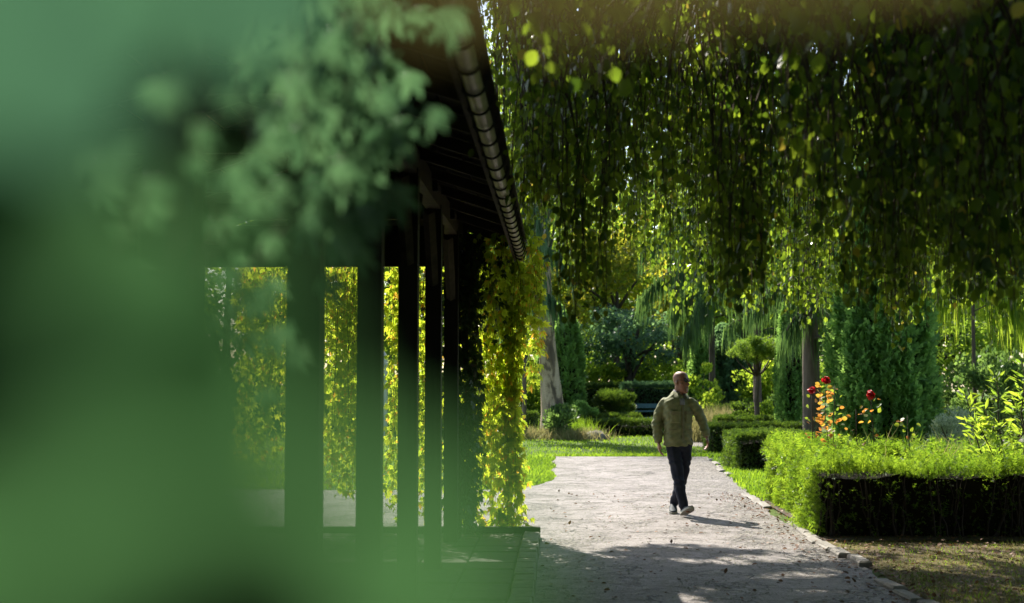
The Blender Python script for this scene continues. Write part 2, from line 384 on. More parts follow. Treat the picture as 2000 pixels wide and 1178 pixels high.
sheet('dry_lawn', 2.72, 14, -2, 15.6, 0.0, M['dry_lawn'], 60, 60, .03, .06, seed=1)
# the path in one mesh: main walk + branch past the end of the building
def path_mesh():
    rng = np.random.default_rng(5)
    def wob(s, a=.05): return a*(math.sin(s*2.1)+.6*math.sin(s*5.3+1)+.4*math.sin(s*11.7+2))
    ys = np.arange(-4, 31.75, .25); V = []; F = []
    for y in ys:
        if y < 15.0: xl = -.16
        elif y < 22.2: xl = -16.0
        else: xl = -.06+wob(y, .05)-max(0, (y-29.5))*.02
        if 21.0 < y < 22.4: pass
        xr = 2.60+wob(y+9, .035)+max(0, y-18)*.045
        V.append((xl, y, .004)); V.append((xr, y, .004))
    for i in range(len(ys)-1):
        F.append((2*i, 2*i+1, 2*i+3, 2*i+2))
    return V, F
V, F = path_mesh()
# rebuild as strips so the side branch has square corners with a soft radius
mb = MB()
def wob(s, a=.05): return a*(math.sin(s*2.1)+.6*math.sin(s*5.3+1)+.4*math.sin(s*11.7+2))
ys = list(np.arange(-4, 31.8, .2))
def xl_of(y):
    if y < 15.1: return -.16
    if y < 20.7: return -16.0
    return -.05+wob(y, .05)-2.6*max(0, (24.2-y)/3.5)**3-.35*max(0, (y-30.6))
for a, b in zip(ys[:-1], ys[1:]):
    la, lb = xl_of(a), xl_of(b)
    if abs(la-lb) > 5: la = lb = (-16.0 if b < 18 else max(la, lb))
    ra, rb = (2.66+wob(q+9, .03)+max(0, q-18)*.05 for q in (a, b))
    mb.add([(la, a, .004), (ra, a, .004), (rb, b, .004), (lb, b, .004)], [(0,1,2,3)])
for k in range(30):                              # far edge, slightly crowned
    pass
mb.build('path', M['path'], kind='structure')
sheet('far_path', 3.3, 30, 36.5, 42.5, -.002, M['path'], 30, 8, 0, .2, seed=8)
sheet('left_path', -30, -1.3, 20.3, 21.5, .002, M['path'], 40, 4, 0, .08, seed=3)

def grass(name, n, region, hmin, hmax, wd, mat, seed, avoid=None, lean=.5, kind='stuff', z=0.0, parent=None):
    rng = np.random.default_rng(seed); x0, x1, y0, y1 = region
    u = rng.random(n); Y = 1/(1/y0+(1/y1-1/y0)*u) if y0 > 1 else y0+(y1-y0)*u       # denser near, as it shows larger
    X = rng.uniform(x0, x1, n)
    keep = np.ones(n, bool)
    if avoid is not None: keep = ~avoid(X, Y)
    X, Y = X[keep], Y[keep]; n = len(X)
    P = np.stack([X, Y, np.full(n, z)], -1)
    D = np.stack([rng.normal(0, lean*.5, n), rng.normal(0, lean*.5, n), np.ones(n)], -1)
    N = nrm(rng.normal(size=(n, 3))); patch = .7+.5*np.sin(X*1.3+1)*np.sin(Y*.9+X*.4)
    S = rng.uniform(hmin, hmax, n)*(.75+.25*patch)
    return scatter(name, BLADE, P, D, N, S, mat, parent, kind, wid=np.full(n, wd)*(1+Y/35))
def on_path(X, Y):
    xr = 2.62+np.maximum(0, Y-18)*.05
    main = (X > -.05+.05*np.sin(Y*2.1)-2.6*np.maximum(0, (24.2-Y)/3.5)**3) & (X < xr) & (Y < 31.9)
    br = (Y < 21.5+.08*np.sin(X*3)) & (X < 0.0)
    corner = (X < 0) & (Y < 20.9)
    far = (X > 3.35) & (Y > 36.7) & (Y < 42.3)
    return main | br | corner | far
grass('lawn_grass', 68000, (-9, 12, 20, 47), .035, .075, .012, M['grass'], 11, on_path)
grass('lawn_edge_grass', 14000, (-3.2, .10, 21.3, 31.8), .04, .10, .011, M['grass'], 12, lambda X, Y: on_path(X, Y) | (X < -.6-2.6*np.maximum(0, (24.2-Y)/3.5)**3))
grass('path_end_grass', 2500, (-.2, 4.2, 31.5, 32.1), .04, .09, .011, M['grass'], 13, None)
grass('dry_lawn_grass', 26000, (2.75, 8.5, 8.5, 15.3), .015, .05, .006, M['dry_grass'], 14, None, 1.6)
grass('dry_lawn_green_grass', 9000, (2.75, 8.5, 8.5, 15.3), .015, .05, .006, M['grass'], 15, None, 1.4)
grass('hedge_side_grass', 9000, (2.66, 4.6, 19.6, 26.6), .04, .12, .010, M['grass'], 16, lambda X, Y: X < 2.68+np.maximum(0, Y-18)*.05)
def litter(name, n, region, mat, seed, size=(.02,.05), z=.012, dens=None):
    rng = np.random.default_rng(seed); x0, x1, y0, y1 = region
    X = rng.uniform(x0, x1, n); Y = rng.uniform(y0, y1, n)
    if dens is not None: k = rng.random(n) < dens(X, Y); X, Y = X[k], Y[k]
    n = len(X); P = np.stack([X, Y, np.full(n, z)], -1)
    D = np.stack([rng.normal(size=n), rng.normal(size=n), rng.normal(0, .25, n)], -1); N = np.stack([rng.normal(0,.3,n), rng.normal(0,.3,n), np.ones(n)], -1)
    return scatter(name, LEAF4, P, D, N, rng.uniform(*size, n), mat)
litter('fallen_leaves', 6500, (-.1, 4.5, 8.5, 21), M['dead_leaf'], 21, (.025,.06), .014, lambda X, Y: .10+.85*np.exp(-((X-2.62)/.28)**2))
litter('lawn_litter', 2200, (2.7, 8, 8.5, 15.2), M['dead_leaf'], 22, (.02,.055), .03)
# gravel: loose stones, denser in patches
rng = np.random.default_rng(23)
n = 9000; X = rng.uniform(-.12, 2.6, n); Y = 8.5+rng.random(n)**1.3*20
k = (rng.random(n) < .18+.8*(np.sin(X*3.1+Y*.9)*np.sin(Y*1.7+1.3) > .45)); X, Y = X[k], Y[k]; n = len(X)
PEB = T([(-.5,0,0), (.1,-.5,0), (.5,.1,0), (0,.5,0), (0,0,.45)], [(0,1,4), (1,2,4), (2,3,4), (3,0,4)])
scatter('loose_gravel', PEB, np.stack([X, Y, np.full(n, .003)], -1), np.stack([rng.normal(size=n), rng.normal(size=n), np.zeros(n)], -1),
        np.tile([0,0,1.], (n,1)), rng.uniform(.008, .028, n), M['kerb_dark'])

# ------------------------------------------------------------------ kerbs
kb = thing('kerb', (2.64, 10, 0), 'broken row of pale kerb stones along the right edge of the path', 'kerb')
y = 9.6; i = 0
while y < 30:
    L = random.uniform(.38, .62); gap = random.uniform(.01, .03)
    skip = (11.6 < y < 12.3) or (16.2 < y < 18.2) or (20.5 < y < 23.8) or (random.random() < .3 and y > 15)
    if not skip:
        xx = 2.67+wob(y+9, .03)+max(0, y-18)*.05+random.uniform(-.012, .012)
        m_ = MB(); m_.box((xx, y+L/2, -.014+random.uniform(-.012, .008)), (.12+random.uniform(-.015,.015), L, .11), (random.uniform(-.02,.02), random.uniform(-.04,.04), random.uniform(-.03,.03)), .006, .018)
        m_.build('kerb_stone', M['kerb'], kb)
    y += L+gap
kb2 = thing('kerb', (-.25, 8, 0), 'row of mossy kerb stones edging the covered walk on the left', 'kerb')
y = 2.0
while y < 14.6:
    L = random.uniform(.30, .42)
    m_ = MB(); m_.box((-.25+random.uniform(-.006,.006), y+L/2, .025), (.17, L, .11), (random.uniform(-.02,.02), random.uniform(-.03,.03), random.uniform(-.015,.015)), .005, .012)
    m_.build('kerb_stone', M['kerb_dark'], kb2); y += L+.016
m_ = MB(); m_.box((-2.05, 14.86, .045), (3.78, .10, .15), None, .002, .008)
tag(m_.build('edging_beam', M['timber']), 'dark timber edging across the far end of the walkway floor', 'edging')
fl = thing('walkway_floor', (-1.9, 8, 0), 'dim stone slab floor under the covered walk', 'floor')
me_cache = []
for ix in range(8):
    for iy in range(31):
        if ix > 4 and iy % 2: pass
        cx, cyy = -.345-.21-.42*ix, 1.9+.21+.42*iy
        m_ = MB(); m_.box((cx+random.uniform(-.004,.004), cyy, .02+random.uniform(-.006,.006)), (.408, .408, .07), (random.uniform(-.01,.01), random.uniform(-.01,.01), 0), 0, .008)
        m_.build('slab', M['paver'], fl)

# ================================================================== COVERED WALK
XF, XR, ZB = -1.03, -3.62, 3.06              # front posts, rear posts, beam underside
bd = thing('covered_walk', (-2.2, 8, 0), 'long open timber colonnade with dark posts and tiled roof', 'building')
POSTY = [3.8+2.05*i for i in range(6)]
for yy in POSTY:
    for X_ in (XF, XR):
        m_ = MB(); m_.box((X_, yy, .055+ZB/2), (.135, .135, ZB), None, 0); m_.build('post', M['timber'], bd)
        if X_ == XF:                             # curved knee braces under the beam
            for s in (-1, 1):
                mb2 = MB(); mb2.tube([(X_, yy+s*.08, ZB-.62), (X_, yy+s*.22, ZB-.42), (X_, yy+s*.5, ZB-.06)], [.045,.05,.05], 4); mb2.build('brace', M['timber_rafter'], bd)
for X_ in (XF, XR):
    m_ = MB(); m_.box((X_, 9.2, ZB+.11), (.12, 11.7, .19)); m_.build('beam', M['timber_rafter'], bd)
SL = .26                                         # roof slope dz/dx towards the middle
XC = -2.28
def roof_z(x): return 2.98+(-.30-x)*SL*1.25 if x > XC else 2.98+(-.30-XC)*SL*1.25-(XC-x)*SL*1.25
for i in range(13):                              # rafters
    yy = 3.5+1.0*i*.95
    for side in (0, 1):
        xa, xb = (-.44, XC+.0) if side == 0 else (XC, -4.25)
        za, zb = roof_z(xa)+.06, roof_z(xb)+.06
        L = math.hypot(xb-xa, zb-za)
        m_ = MB(); m_.box(((xa+xb)/2, yy, (za+zb)/2), (L, .05, .08), (0, -math.atan2(zb-za, xb-xa)+ (math.pi if side==0 or True else 0), 0)); m_.build('rafter', M['timber_rafter'], bd)
    if i % 2 == 0:
        m_ = MB(); m_.box((-2.28, yy+.09, ZB+.14), (2.7, .06, .15)); m_.build('tie_beam', M['timber'], bd)
nb_ = 11
for i in range(nb_):                             # boards under the tiles, along the building
    for side in (0, 1):
        w = (.30-XC-.33-.27+.0)/nb_
        x0 = -.30-(i+.5)*(abs(XC)-.30)/nb_; x0 = x0 if side == 0 else 2*XC-x0
        z0 = roof_z(x0)+.128+random.uniform(-.004,.004)
        m_ = MB(); m_.box((x0, 9.25, z0), ((abs(XC)-.30)/nb_-.012, 11.7, .02), (0, math.atan(SL*1.25)*(1 if side == 0 else -1), 0)); m_.build('roof_board', M['board'], bd)
for side in (0, 1):                              # wavy tiles
    nx_, ny_ = 8, 260; V = []; 
    for i in range(nx_+1):
        for j in range(ny_+1):
            x = -.37-(abs(XC)-.37)*i/nx_; x = x if side == 0 else 2*XC-x; yy = 3.35+11.85*j/ny_
            V.append((x, yy, roof_z(x)+.185+.022*math.sin(yy*2*math.pi/.24)))
    n_ = ny_+1; F = [(i*n_+j, (i+1)*n_+j, (i+1)*n_+j+1, i*n_+j+1) for i in range(nx_) for j in range(ny_)]
    mb2 = MB(); mb2.add(V, F); o = mb2.build('roof_tiles', M['tile'], bd, True, 'stuff')
m_ = MB(); m_.box((-.425, 9.25, 2.985), (.028, 11.7, .16)); m_.build('fascia', M['timber_rafter'], bd)
# far gable: beam, tan board with a wavy lower edge
m_ = MB(); m_.box((-2.28, 14.96, 3.01), (3.1, .10, .34)); m_.build('gable_beam', M['timber'], bd)
V = []; F = []; K = 96
for j in range(K+1):
    x = -.75-3.05*j/K; zt = roof_z(x)+.02; zb = 3.16+.022*math.sin(x*2*math.pi/.2)
    V += [(x, 15.0, zb), (x, 15.0, max(zt, zb+.02)), (x, 15.03, zb), (x, 15.03, max(zt, zb+.02))]
for j in range(K): a = 4*j; F += [(a, a+1, a+5, a+4), (a+2, a+6, a+7, a+3), (a, a+4, a+6, a+2), (a+1, a+3, a+7, a+5)]
MB().add(V, F).build('gable_board', M['board_tan'], bd)
# rear wall of boards
for i in range(86):
    m_ = MB(); m_.box((-3.72, 2.25+.148*i, 1.5), (.025, .1465, 3.05)); m_.build('wall_board', M['board'], bd)
# gutter, half round with hooks
GX, GZ, GR = -.362, 2.93, .043
V = []; F = []; ns, nl = 12, 60
for j in range(nl+1):
    yy = 3.4+11.5*j/nl
    for r_ in (GR, GR-.004):
        for k in range(ns+1):
            a = math.pi*(1+k/ns)*1.0; V.append((GX+r_*math.cos(a), yy, GZ+r_*math.sin(a)+.004*math.sin(yy*1.9)))
w_ = 2*(ns+1)
for j in range(nl):
    for k in range(ns):
        a = j*w_+k; F.append((a, a+1, a+w_+1, a+w_)); a += ns+1; F.append((a, a+w_, a+w_+1, a+1))
    a = j*w_; F.append((a, a+w_, a+w_+ns+1, a+ns+1)); a = j*w_+ns; F.append((a, a+ns+1, a+w_+ns+1, a+w_))
for j in (0, nl):
    a = j*w_; F.append(tuple(a+k for k in range(ns+1)))
mb2 = MB(); mb2.add(V, F); gut = mb2.build('gutter', M['gutter'], bd, False)
hk = MB(); pts = [(GX-.06, 0, GZ+.04)]+[(GX+(GR+.012)*math.cos(math.pi*(1+k/10)), 0, GZ+(GR+.012)*math.sin(math.pi*(1+k/10))) for k in range(11)]+[(GX+.064, 0, GZ+.025), (GX+.055, 0, GZ+.04)]
hk.tube(pts, .0075, 5)
hk0 = hk.build('gutter_hook', M['iron'], gut); hk0.location = (0, 0, 0)
base_me = hk0.data
y = 3.6; first = True
while y < 14.8:
    if first: o = hk0; first = False
    else:
        o = hk0.copy(); col.objects.link(o); o.parent = gut
    o.location = (0, y, 0); o.rotation_euler = (0, 0, 0)
    y += .44 if y < 10 else .36

# ================================================================== TREES AND PLANTS
def arch(p0, p1, sag, k=7, seed=0):
    rng = random.Random(seed); p0, p1 = Vector(p0), Vector(p1); out = []
    for i in range(k):
        q = i/(k-1); p = p0.lerp(p1, q); p.z += sag*4*q*(1-q); 
        if 0 < i < k-1: p += Vector([rng.uniform(-.06, .06)*(p1-p0).length*.25 for _ in range(3)])
        out.append(p)
    return out
def rand_dirs(rng, n, down=.4, spread=1.0):
    d = rng.normal(size=(n, 3))*spread; d[:, 2] -= down; return nrm(d)
def clumped(rng, c, r, nc, cr, nl, hollow=.55):
    """leaf positions: clusters spread through an ellipsoid's outer shell, leaves thick within each cluster"""
    u = nrm(rng.normal(size=(nc, 3))); rad = rng.uniform(hollow, 1, nc)[:, None]
    C = np.array(c)+u*rad*np.array(r)
    k = rng.integers(0, nc, nl); q = nrm(rng.normal(size=(nl, 3)))*(rng.random(nl)**.45)[:, None]
    sz = rng.uniform(.6, 1.25, nc)[k][:, None]*cr
    P = C[k]+q*sz*np.array([1, 1, .72]); return P, C, q
def broadleaf(name, base, h, r, trunk_r, label, cat, mat, nl=7000, ls=.17, cb=.35, seed=0, nc=60, cr=.9, bark='bark', group=None, tilt=0, tpl=None):
    rng = np.random.default_rng(seed); b = Vector(base)
    o = thing(name, b, label, cat, group)
    top = h*.75; mb = MB(); tp = [b+Vector((tilt*q*h*.2+.04*math.sin(q*5+seed)*h*.1, .03*math.cos(q*4+seed)*h*.1, q*top-(.05 if q == 0 else 0))) for q in (0, .06, .25, .5, .75, 1)]
    mb.tube(tp, [trunk_r*1.5, trunk_r*1.05, trunk_r*.9, trunk_r*.7, trunk_r*.42, trunk_r*.15], 9); mb.build('trunk', M[bark], o, True)
    c = b+Vector((tilt*h*.15, 0, h*(cb+(1-cb)/2))); rr = (r, r, h*(1-cb)/2)
    P, C, q = clumped(rng, c, rr, nc, cr, nl)
    lim = MB()
    for i in range(min(12, nc)):
        s_ = tp[2].lerp(tp[4], random.random()); lim.tube(arch(s_, C[i], .3, 5, i), [trunk_r*.4, trunk_r*.32, trunk_r*.24, trunk_r*.16, trunk_r*.08], 5)
    lim.build('limbs', M[bark], o, True)
    D = rand_dirs(rng, nl, .5); N = nrm(q+.6*rng.normal(size=(nl, 3))+np.array([0,0,.5]))
    scatter('crown', tpl or LEAF2, P, D, N, rng.uniform(.7, 1.3, nl)*ls, M[mat], o)
    return o
def shrub(name, base, h, r, label, cat, mat, nl=2500, ls=.07, seed=0, nc=30, cr=.28, tpl=None, group=None, flat=1.0, stem=True, leg=.0):
    rng = np.random.default_rng(seed); b = Vector(base); o = thing(name, b, label, cat, group)
    P, C, q = clumped(rng, b+Vector((0,0,leg+(h-leg)*.52)), (r, r*flat, (h-leg)*.46), nc, cr, nl, .35)
    P[:, 2] = np.maximum(P[:, 2], .03)
    if stem:
        mb = MB()
        for i in range(min(9, nc)): mb.tube(arch(b+Vector((random.uniform(-.06,.06), random.uniform(-.06,.06), -.03)), C[i], .05, 5, i), [.03,.026,.02,.014,.008], 5)
        mb.build('stems', M['twig'], o, True)
    u = nrm(P-np.array(b+Vector((0,0,h*.3)))); D = nrm(u+.5*rng.normal(size=(nl,3))+np.array([0,0,.35])); N = nrm(rng.normal(size=(nl,3))+np.array([0,0,.6]))
    scatter('foliage', tpl or LEAF2, P, D, N, rng.uniform(.7,1.3,nl)*ls, M[mat], o)
    return o
def weeping_conifer(name, base, h, trunk_r, label, bark='bark_grey', nb=26, reach=2.2, zmin=.3, seed=0, drape=(.5,1.3), mat='needle', dens=150, sw=.022, lean=0, group=None, dirs=None, sag0=.25):
    rng = np.random.default_rng(seed); rd = random.Random(seed); b = Vector(base); o = thing(name, b, label, 'weeping conifer', group)
    mb = MB(); tp = [b+Vector((lean*q*q, .05*math.sin(q*6), h*q-(.05 if q == 0 else 0))) for q in (0,.05,.2,.4,.6,.8,1)]
    mb.tube(tp, [trunk_r*1.35, trunk_r*1.1, trunk_r, trunk_r*.85, trunk_r*.62, trunk_r*.35, trunk_r*.08], 12); mb.build('trunk', M[bark], o, True)
    lim = MB(); P=[]; S=[]; Dd=[]
    for i in range(nb):
        q = zmin+(1-zmin)*((i+.5)/nb)**.9; a = rd.uniform(0, 2*math.pi) if dirs is None else dirs[i % len(dirs)]+rd.uniform(-.3,.3)
        L = reach*(1-.6*(q-zmin)/(1-zmin))*rd.uniform(.6, 1.15); s_ = b+Vector((lean*q*q, 0, h*q))
        e = s_+Vector((math.cos(a)*L, math.sin(a)*L, -.35*L*rd.uniform(.2, 1.4)))
        ar = arch(s_, e, sag0*L, 8, seed*50+i); lim.tube(ar, [trunk_r*.22*(1-.8*k/7)+.006 for k in range(8)], 5)
        A = np.array([list(v) for v in ar]); m = int(dens*L)
        tt = (rng.random(m)**.8)*6.99*.93+.4; tt = np.minimum(tt, 6.99); k0 = tt.astype(int); f = (tt-k0)[:, None]
        pos = A[k0]*(1-f)+A[k0+1]*f+rng.normal(0, .06, (m,3))
        ln = rng.uniform(*drape, m)*(.5+.5*rng.random(m)); P.append(pos); S.append(ln)
        Dd.append(np.stack([rng.normal(0,.06,m)+math.cos(a)*.08, rng.normal(0,.06,m)+math.sin(a)*.08, -np.ones(m)], -1))
    lim.build('limbs', M[bark], o, True)
    P = np.concatenate(P); S = np.concatenate(S); Dd = np.concatenate(Dd); n = len(P)
    scatter('drapes', STRIP, P, Dd, rng.normal(size=(n,3)), S, M[mat], o, wid=rng.uniform(.6,1.5,n)*sw)
    return o
def plume_column(name, base, h, r, label, cat='columnar conifer', mat='thuja', nl=9000, ls=.12, npl=34, seed=0, taper=.45, group=None, ry=None, core=True):
    """column made of many upright plumes round a solid twiggy heart"""
    rng = np.random.default_rng(seed); b = Vector(base); o = thing(name, b, label, cat, group); ry = ry or r
    MB().tube([b+Vector((0,0,-.05)), b+Vector((0,0,h*.5)), b+Vector((0,0,h*.93))], [.11,.08,.02], 8).build('trunk', M['bark_grey'], o, True)
    def prof(q): return (1-taper*q**2.2)*np.sqrt(np.clip(1-np.clip((q-.72)/.28, 0, 1)**2, .02, 1))*(.86+.14*np.minimum(q*8, 1))
    if core:
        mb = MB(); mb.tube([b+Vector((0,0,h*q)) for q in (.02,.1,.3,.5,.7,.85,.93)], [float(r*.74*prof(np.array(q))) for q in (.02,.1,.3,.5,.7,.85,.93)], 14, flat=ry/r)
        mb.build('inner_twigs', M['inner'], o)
    k = rng.integers(0, npl, nl); pa = rng.uniform(0, 2*np.pi, npl); pz = rng.uniform(-.05, .8, npl); pl = rng.uniform(.18,.42, npl)
    t = rng.random(nl); q = np.clip(pz[k]+pl[k]*t, .005, .995); a = pa[k]+rng.normal(0, .22, nl)*(1-.6*t)
    out = .84+.19*np.sin(t*np.pi)**.6+rng.normal(0, .035, nl)-.55*np.abs(a-pa[k])
    un = rng.random(nl) < .45; q = np.where(un, rng.random(nl), q); a = np.where(un, rng.uniform(0, 2*np.pi, nl), a)
    out = np.where(un, .80+.1*np.sin(a*9+q*7)+rng.normal(0,.03,nl), out)
    rr = prof(q)*out; P = np.stack([b.x+r*rr*np.cos(a), b.y+ry*rr*np.sin(a), b.z+q*h], -1)
    Nn = np.stack([np.cos(a), np.sin(a), np.zeros(nl)], -1)
    D = nrm(Nn*.55+np.array([0,0,.75])+.35*rng.normal(size=(nl,3))); N = nrm(Nn*1.0+.7*rng.normal(size=(nl,3))+np.array([0,0,.9]))
    scatter('foliage', SPRAY, P, D, N, rng.uniform(.7,1.35,nl)*ls, M[mat], o)
    return o
def hedge(name, x0, x1, y0, y1, h, label, mat='yew_dark', n=4000, ls=.07, seed=0, wild=.0, tpl=SHOOT_S, group=None, faces=None, rough=.03, inset=.10, cat='hedge', stems=0):
    rng = np.random.default_rng(seed); c = ((x0+x1)/2, (y0+y1)/2, 0); o = thing(name, c, label, cat, group)
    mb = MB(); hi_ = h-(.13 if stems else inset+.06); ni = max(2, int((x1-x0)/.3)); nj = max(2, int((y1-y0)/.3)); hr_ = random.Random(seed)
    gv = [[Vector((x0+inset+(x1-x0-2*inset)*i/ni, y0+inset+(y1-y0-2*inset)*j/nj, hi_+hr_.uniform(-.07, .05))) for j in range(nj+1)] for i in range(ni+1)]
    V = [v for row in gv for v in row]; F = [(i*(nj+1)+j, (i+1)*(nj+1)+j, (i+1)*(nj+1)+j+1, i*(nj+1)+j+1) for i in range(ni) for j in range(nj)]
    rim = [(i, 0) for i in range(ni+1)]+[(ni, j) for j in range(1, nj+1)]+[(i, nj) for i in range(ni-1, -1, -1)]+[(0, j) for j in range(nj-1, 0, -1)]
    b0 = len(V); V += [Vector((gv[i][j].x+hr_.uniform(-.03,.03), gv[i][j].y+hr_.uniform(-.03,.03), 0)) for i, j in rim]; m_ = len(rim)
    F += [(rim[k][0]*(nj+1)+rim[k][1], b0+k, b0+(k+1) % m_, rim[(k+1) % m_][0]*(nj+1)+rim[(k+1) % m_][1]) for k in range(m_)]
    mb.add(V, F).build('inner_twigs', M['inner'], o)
    if stems:
        ns = int((x1-x0)*stems); pz = np.zeros((ns, 6, 3)); sx = rng.uniform(x0+.05, x1, ns); lean_ = rng.normal(0, .12, ns)
        for q_ in range(6): pz[:, q_] = np.stack([sx+lean_*q_/5+rng.normal(0,.012,ns), y0+.03+rng.uniform(-.02,.06,ns), np.full(ns, h*.93*q_/5)], -1)
        twigs('stems', pz, rng.uniform(.005,.016,ns), .25, M['vine_wood'], o, 4)
    w = faces or dict(top=1, front=1, back=.35, left=1, right=.35)
    ar = dict(top=(x1-x0)*(y1-y0)*w['top'], front=(x1-x0)*h*w['front'], back=(x1-x0)*h*w['back'], left=(y1-y0)*h*w['left'], right=(y1-y0)*h*w['right'])
    tot = sum(ar.values()); P=[]; Nn=[]
    for f, a in ar.items():
        m = int(n*a/tot); u, v = rng.random(m), rng.random(m)
        if f == 'top': p = np.stack([x0+u*(x1-x0), y0+v*(y1-y0), np.full(m, h)], -1); d = (0,0,1)
        elif f == 'front': p = np.stack([x0+u*(x1-x0), np.full(m, y0), v*h], -1); d = (0,-1,0)
        elif f == 'back': p = np.stack([x0+u*(x1-x0), np.full(m, y1), v*h], -1); d = (0,1,0)
        elif f == 'left': p = np.stack([np.full(m, x0), y0+u*(y1-y0), v*h], -1); d = (-1,0,0)
        else: p = np.stack([np.full(m, x1), y0+u*(y1-y0), v*h], -1); d = (1,0,0)
        P.append(p); Nn.append(np.tile(np.array(d, float), (m, 1)))
    m = int(n*.16); P.append(np.stack([rng.uniform(x0, x1, m), y0+rng.uniform(-.01,.28,m), h-rng.random(m)*.03+.02*np.sin(np.arange(m))], -1)); Nn.append(np.tile(nrm(np.array([0,-.25,1.])), (m, 1)))
    P = np.concatenate(P); Nn = np.concatenate(Nn); n = len(P)
    # bulge and round the clipped edges
    bump = rough*(np.sin(P[:,0]*3.1+P[:,2]*2)*np.sin(P[:,1]*2.7+1)+.6*np.sin(P[:,0]*8.3+P[:,1]*7.1+P[:,2]*6))
    cz = np.clip((P[:,2]-(h-.12))/.12, 0, 1)*(Nn[:,2] < .5); P[:, :2] -= Nn[:, :2]*(cz**2*.06)[:, None]
    P += Nn*(bump-rng.random(n)*inset*.9)[:, None]; P[:, 2] = np.maximum(P[:, 2], .01)
    D = nrm(Nn*.8+.45*rng.normal(size=(n,3))+np.array([0,0,.3])); N = nrm(rng.normal(size=(n,3)))
    S = rng.uniform(.6,1.4,n)*ls
    if wild: 
        k = rng.random(n) < .12*(Nn[:,2] > .5)+.05; S = np.where(k, S*(1+wild*rng.random(n)), S); D = np.where(k[:, None], nrm(Nn+.5*rng.normal(size=(n,3))+np.array([0,0,.6])), D)
    scatter('foliage', tpl, P, D, N, S, M[mat], o); return o

# ---------------------------------------------------------------- weeping beech over the right of the path
bt = thing('weeping_beech', (6.6, 8.8, 0), 'great weeping beech whose leafy strands hang over the path', 'tree')
tb = Vector((6.6, 8.8, 0))
MB().tube([tb+Vector(v) for v in ((0,0,-.1), (0,0,.3), (-.05,.05,1.5), (-.1,0,3), (-.2,.1,4.6), (-.4,0,6.2), (-.5,0,8.2))], [.62,.46,.38,.34,.3,.22,.08], 14).build('trunk', M['bark_grey'], bt, True)
rng = np.random.default_rng(101)
lim_ends = []; 
for i in range(30):
    X_ = rng.uniform(.2, 9.5); Y_ = rng.uniform(2.6, 17.2)
    s_ = tb+Vector((-.3, 0, rng.uniform(3.4, 7.2))); e = Vector((X_, Y_, rng.uniform(3.9, 5.2)+.06*Y_))
    lim_ends.append(arch(s_, e, rng.uniform(.5, 1.5), 9, 300+i))
for ar in lim_ends: 
    MB().tube(ar, [.11*(1-.85*k/8)+.008 for k in range(9)], 6).build('limb', M['bark'], bt, True)
STR = []          # x, y, ztop, zbottom
def strands(n, px0, px1, Y0, Y1, pbot, jit=25, ptop=-60, prof=None, clump=8):
    '''strands hung in boughs: each bough a tight bunch whose middle hangs lowest'''
    nb_ = max(1, n//clump)
    for _ in range(nb_):
        cpx, cY = rng.uniform(px0, px1), rng.uniform(Y0, Y1); rad = rng.uniform(.12, .34); low = rng.normal(0, jit)
        for _j in range(clump):
            u = rng.normal(0, .55); v = rng.normal(0, .55); Y = cY+v*rad; px = cpx+u*rad*FPX/cY
            pb = (prof(px) if prof else pbot)+low-38*(u*u+v*v)*rad/.2-abs(rng.normal(0, jit*.7))
            lo = W(px, pb, Y); hi = W(px, ptop-rng.random()*80, Y); STR.append((lo.x, Y, max(hi.z, lo.z+.5), lo.z))
# outer, sunlit curtain
def prof_far(p): return float(np.interp(p, [915,940,970,1010,1040,1085,1120,1150,1190,1240,1300,1345,1390,1440,1500,1560,1640,1690,1760,1830,1880,1930,2000], [60,180,330,500,500,470,560,520,500,520,545,600,640,610,615,650,625,640,690,600,650,600,620]))
strands(440, 925, 2080, 13.9, 16.9, 0, 28, -60, prof_far)
strands(330, 1000, 2080, 11.2, 14.0, 0, 50, -60, lambda p: prof_far(p)-60)
def prof_mid(p): return float(np.interp(p, [1000,1060,1115,1130,1150,1175,1250,1330,1400,1430,1460,1490,1520,1600,1680,1720,1780,1815,1850,1900,1950,1975,2050], [420,380,400,600,590,420,380,400,430,590,580,480,420,470,560,600,590,470,560,600,590,480,520]))
strands(300, 1000, 2100, 8.2, 11.2, 0, 30, -60, prof_mid)
strands(24, 1122, 1150, 8.5, 10.5, 590, 22); strands(34, 1425, 1472, 8.0, 9.5, 575, 25)
strands(36, 1690, 1785, 7.0, 9.0, 580, 30); strands(40, 1850, 1960, 6.5, 8.5, 585, 25)
strands(80, 1480, 2150, 6.0, 8.4, 380, 60); strands(50, 1760, 2150, 5.6, 7.6, 470, 60)
strands(60, 1000, 1500, 7.0, 9.0, 260, 60)
strands(32, 1200, 1950, 4.3, 5.6, 170, 55); strands(8, 1400, 1850, 4.0, 4.4, 120, 40)
strands(210, 2080, 3300, 11.5, 16.8, 0, 40, -200, lambda p: 590)  # unseen strands past the right edge, added to block sky light
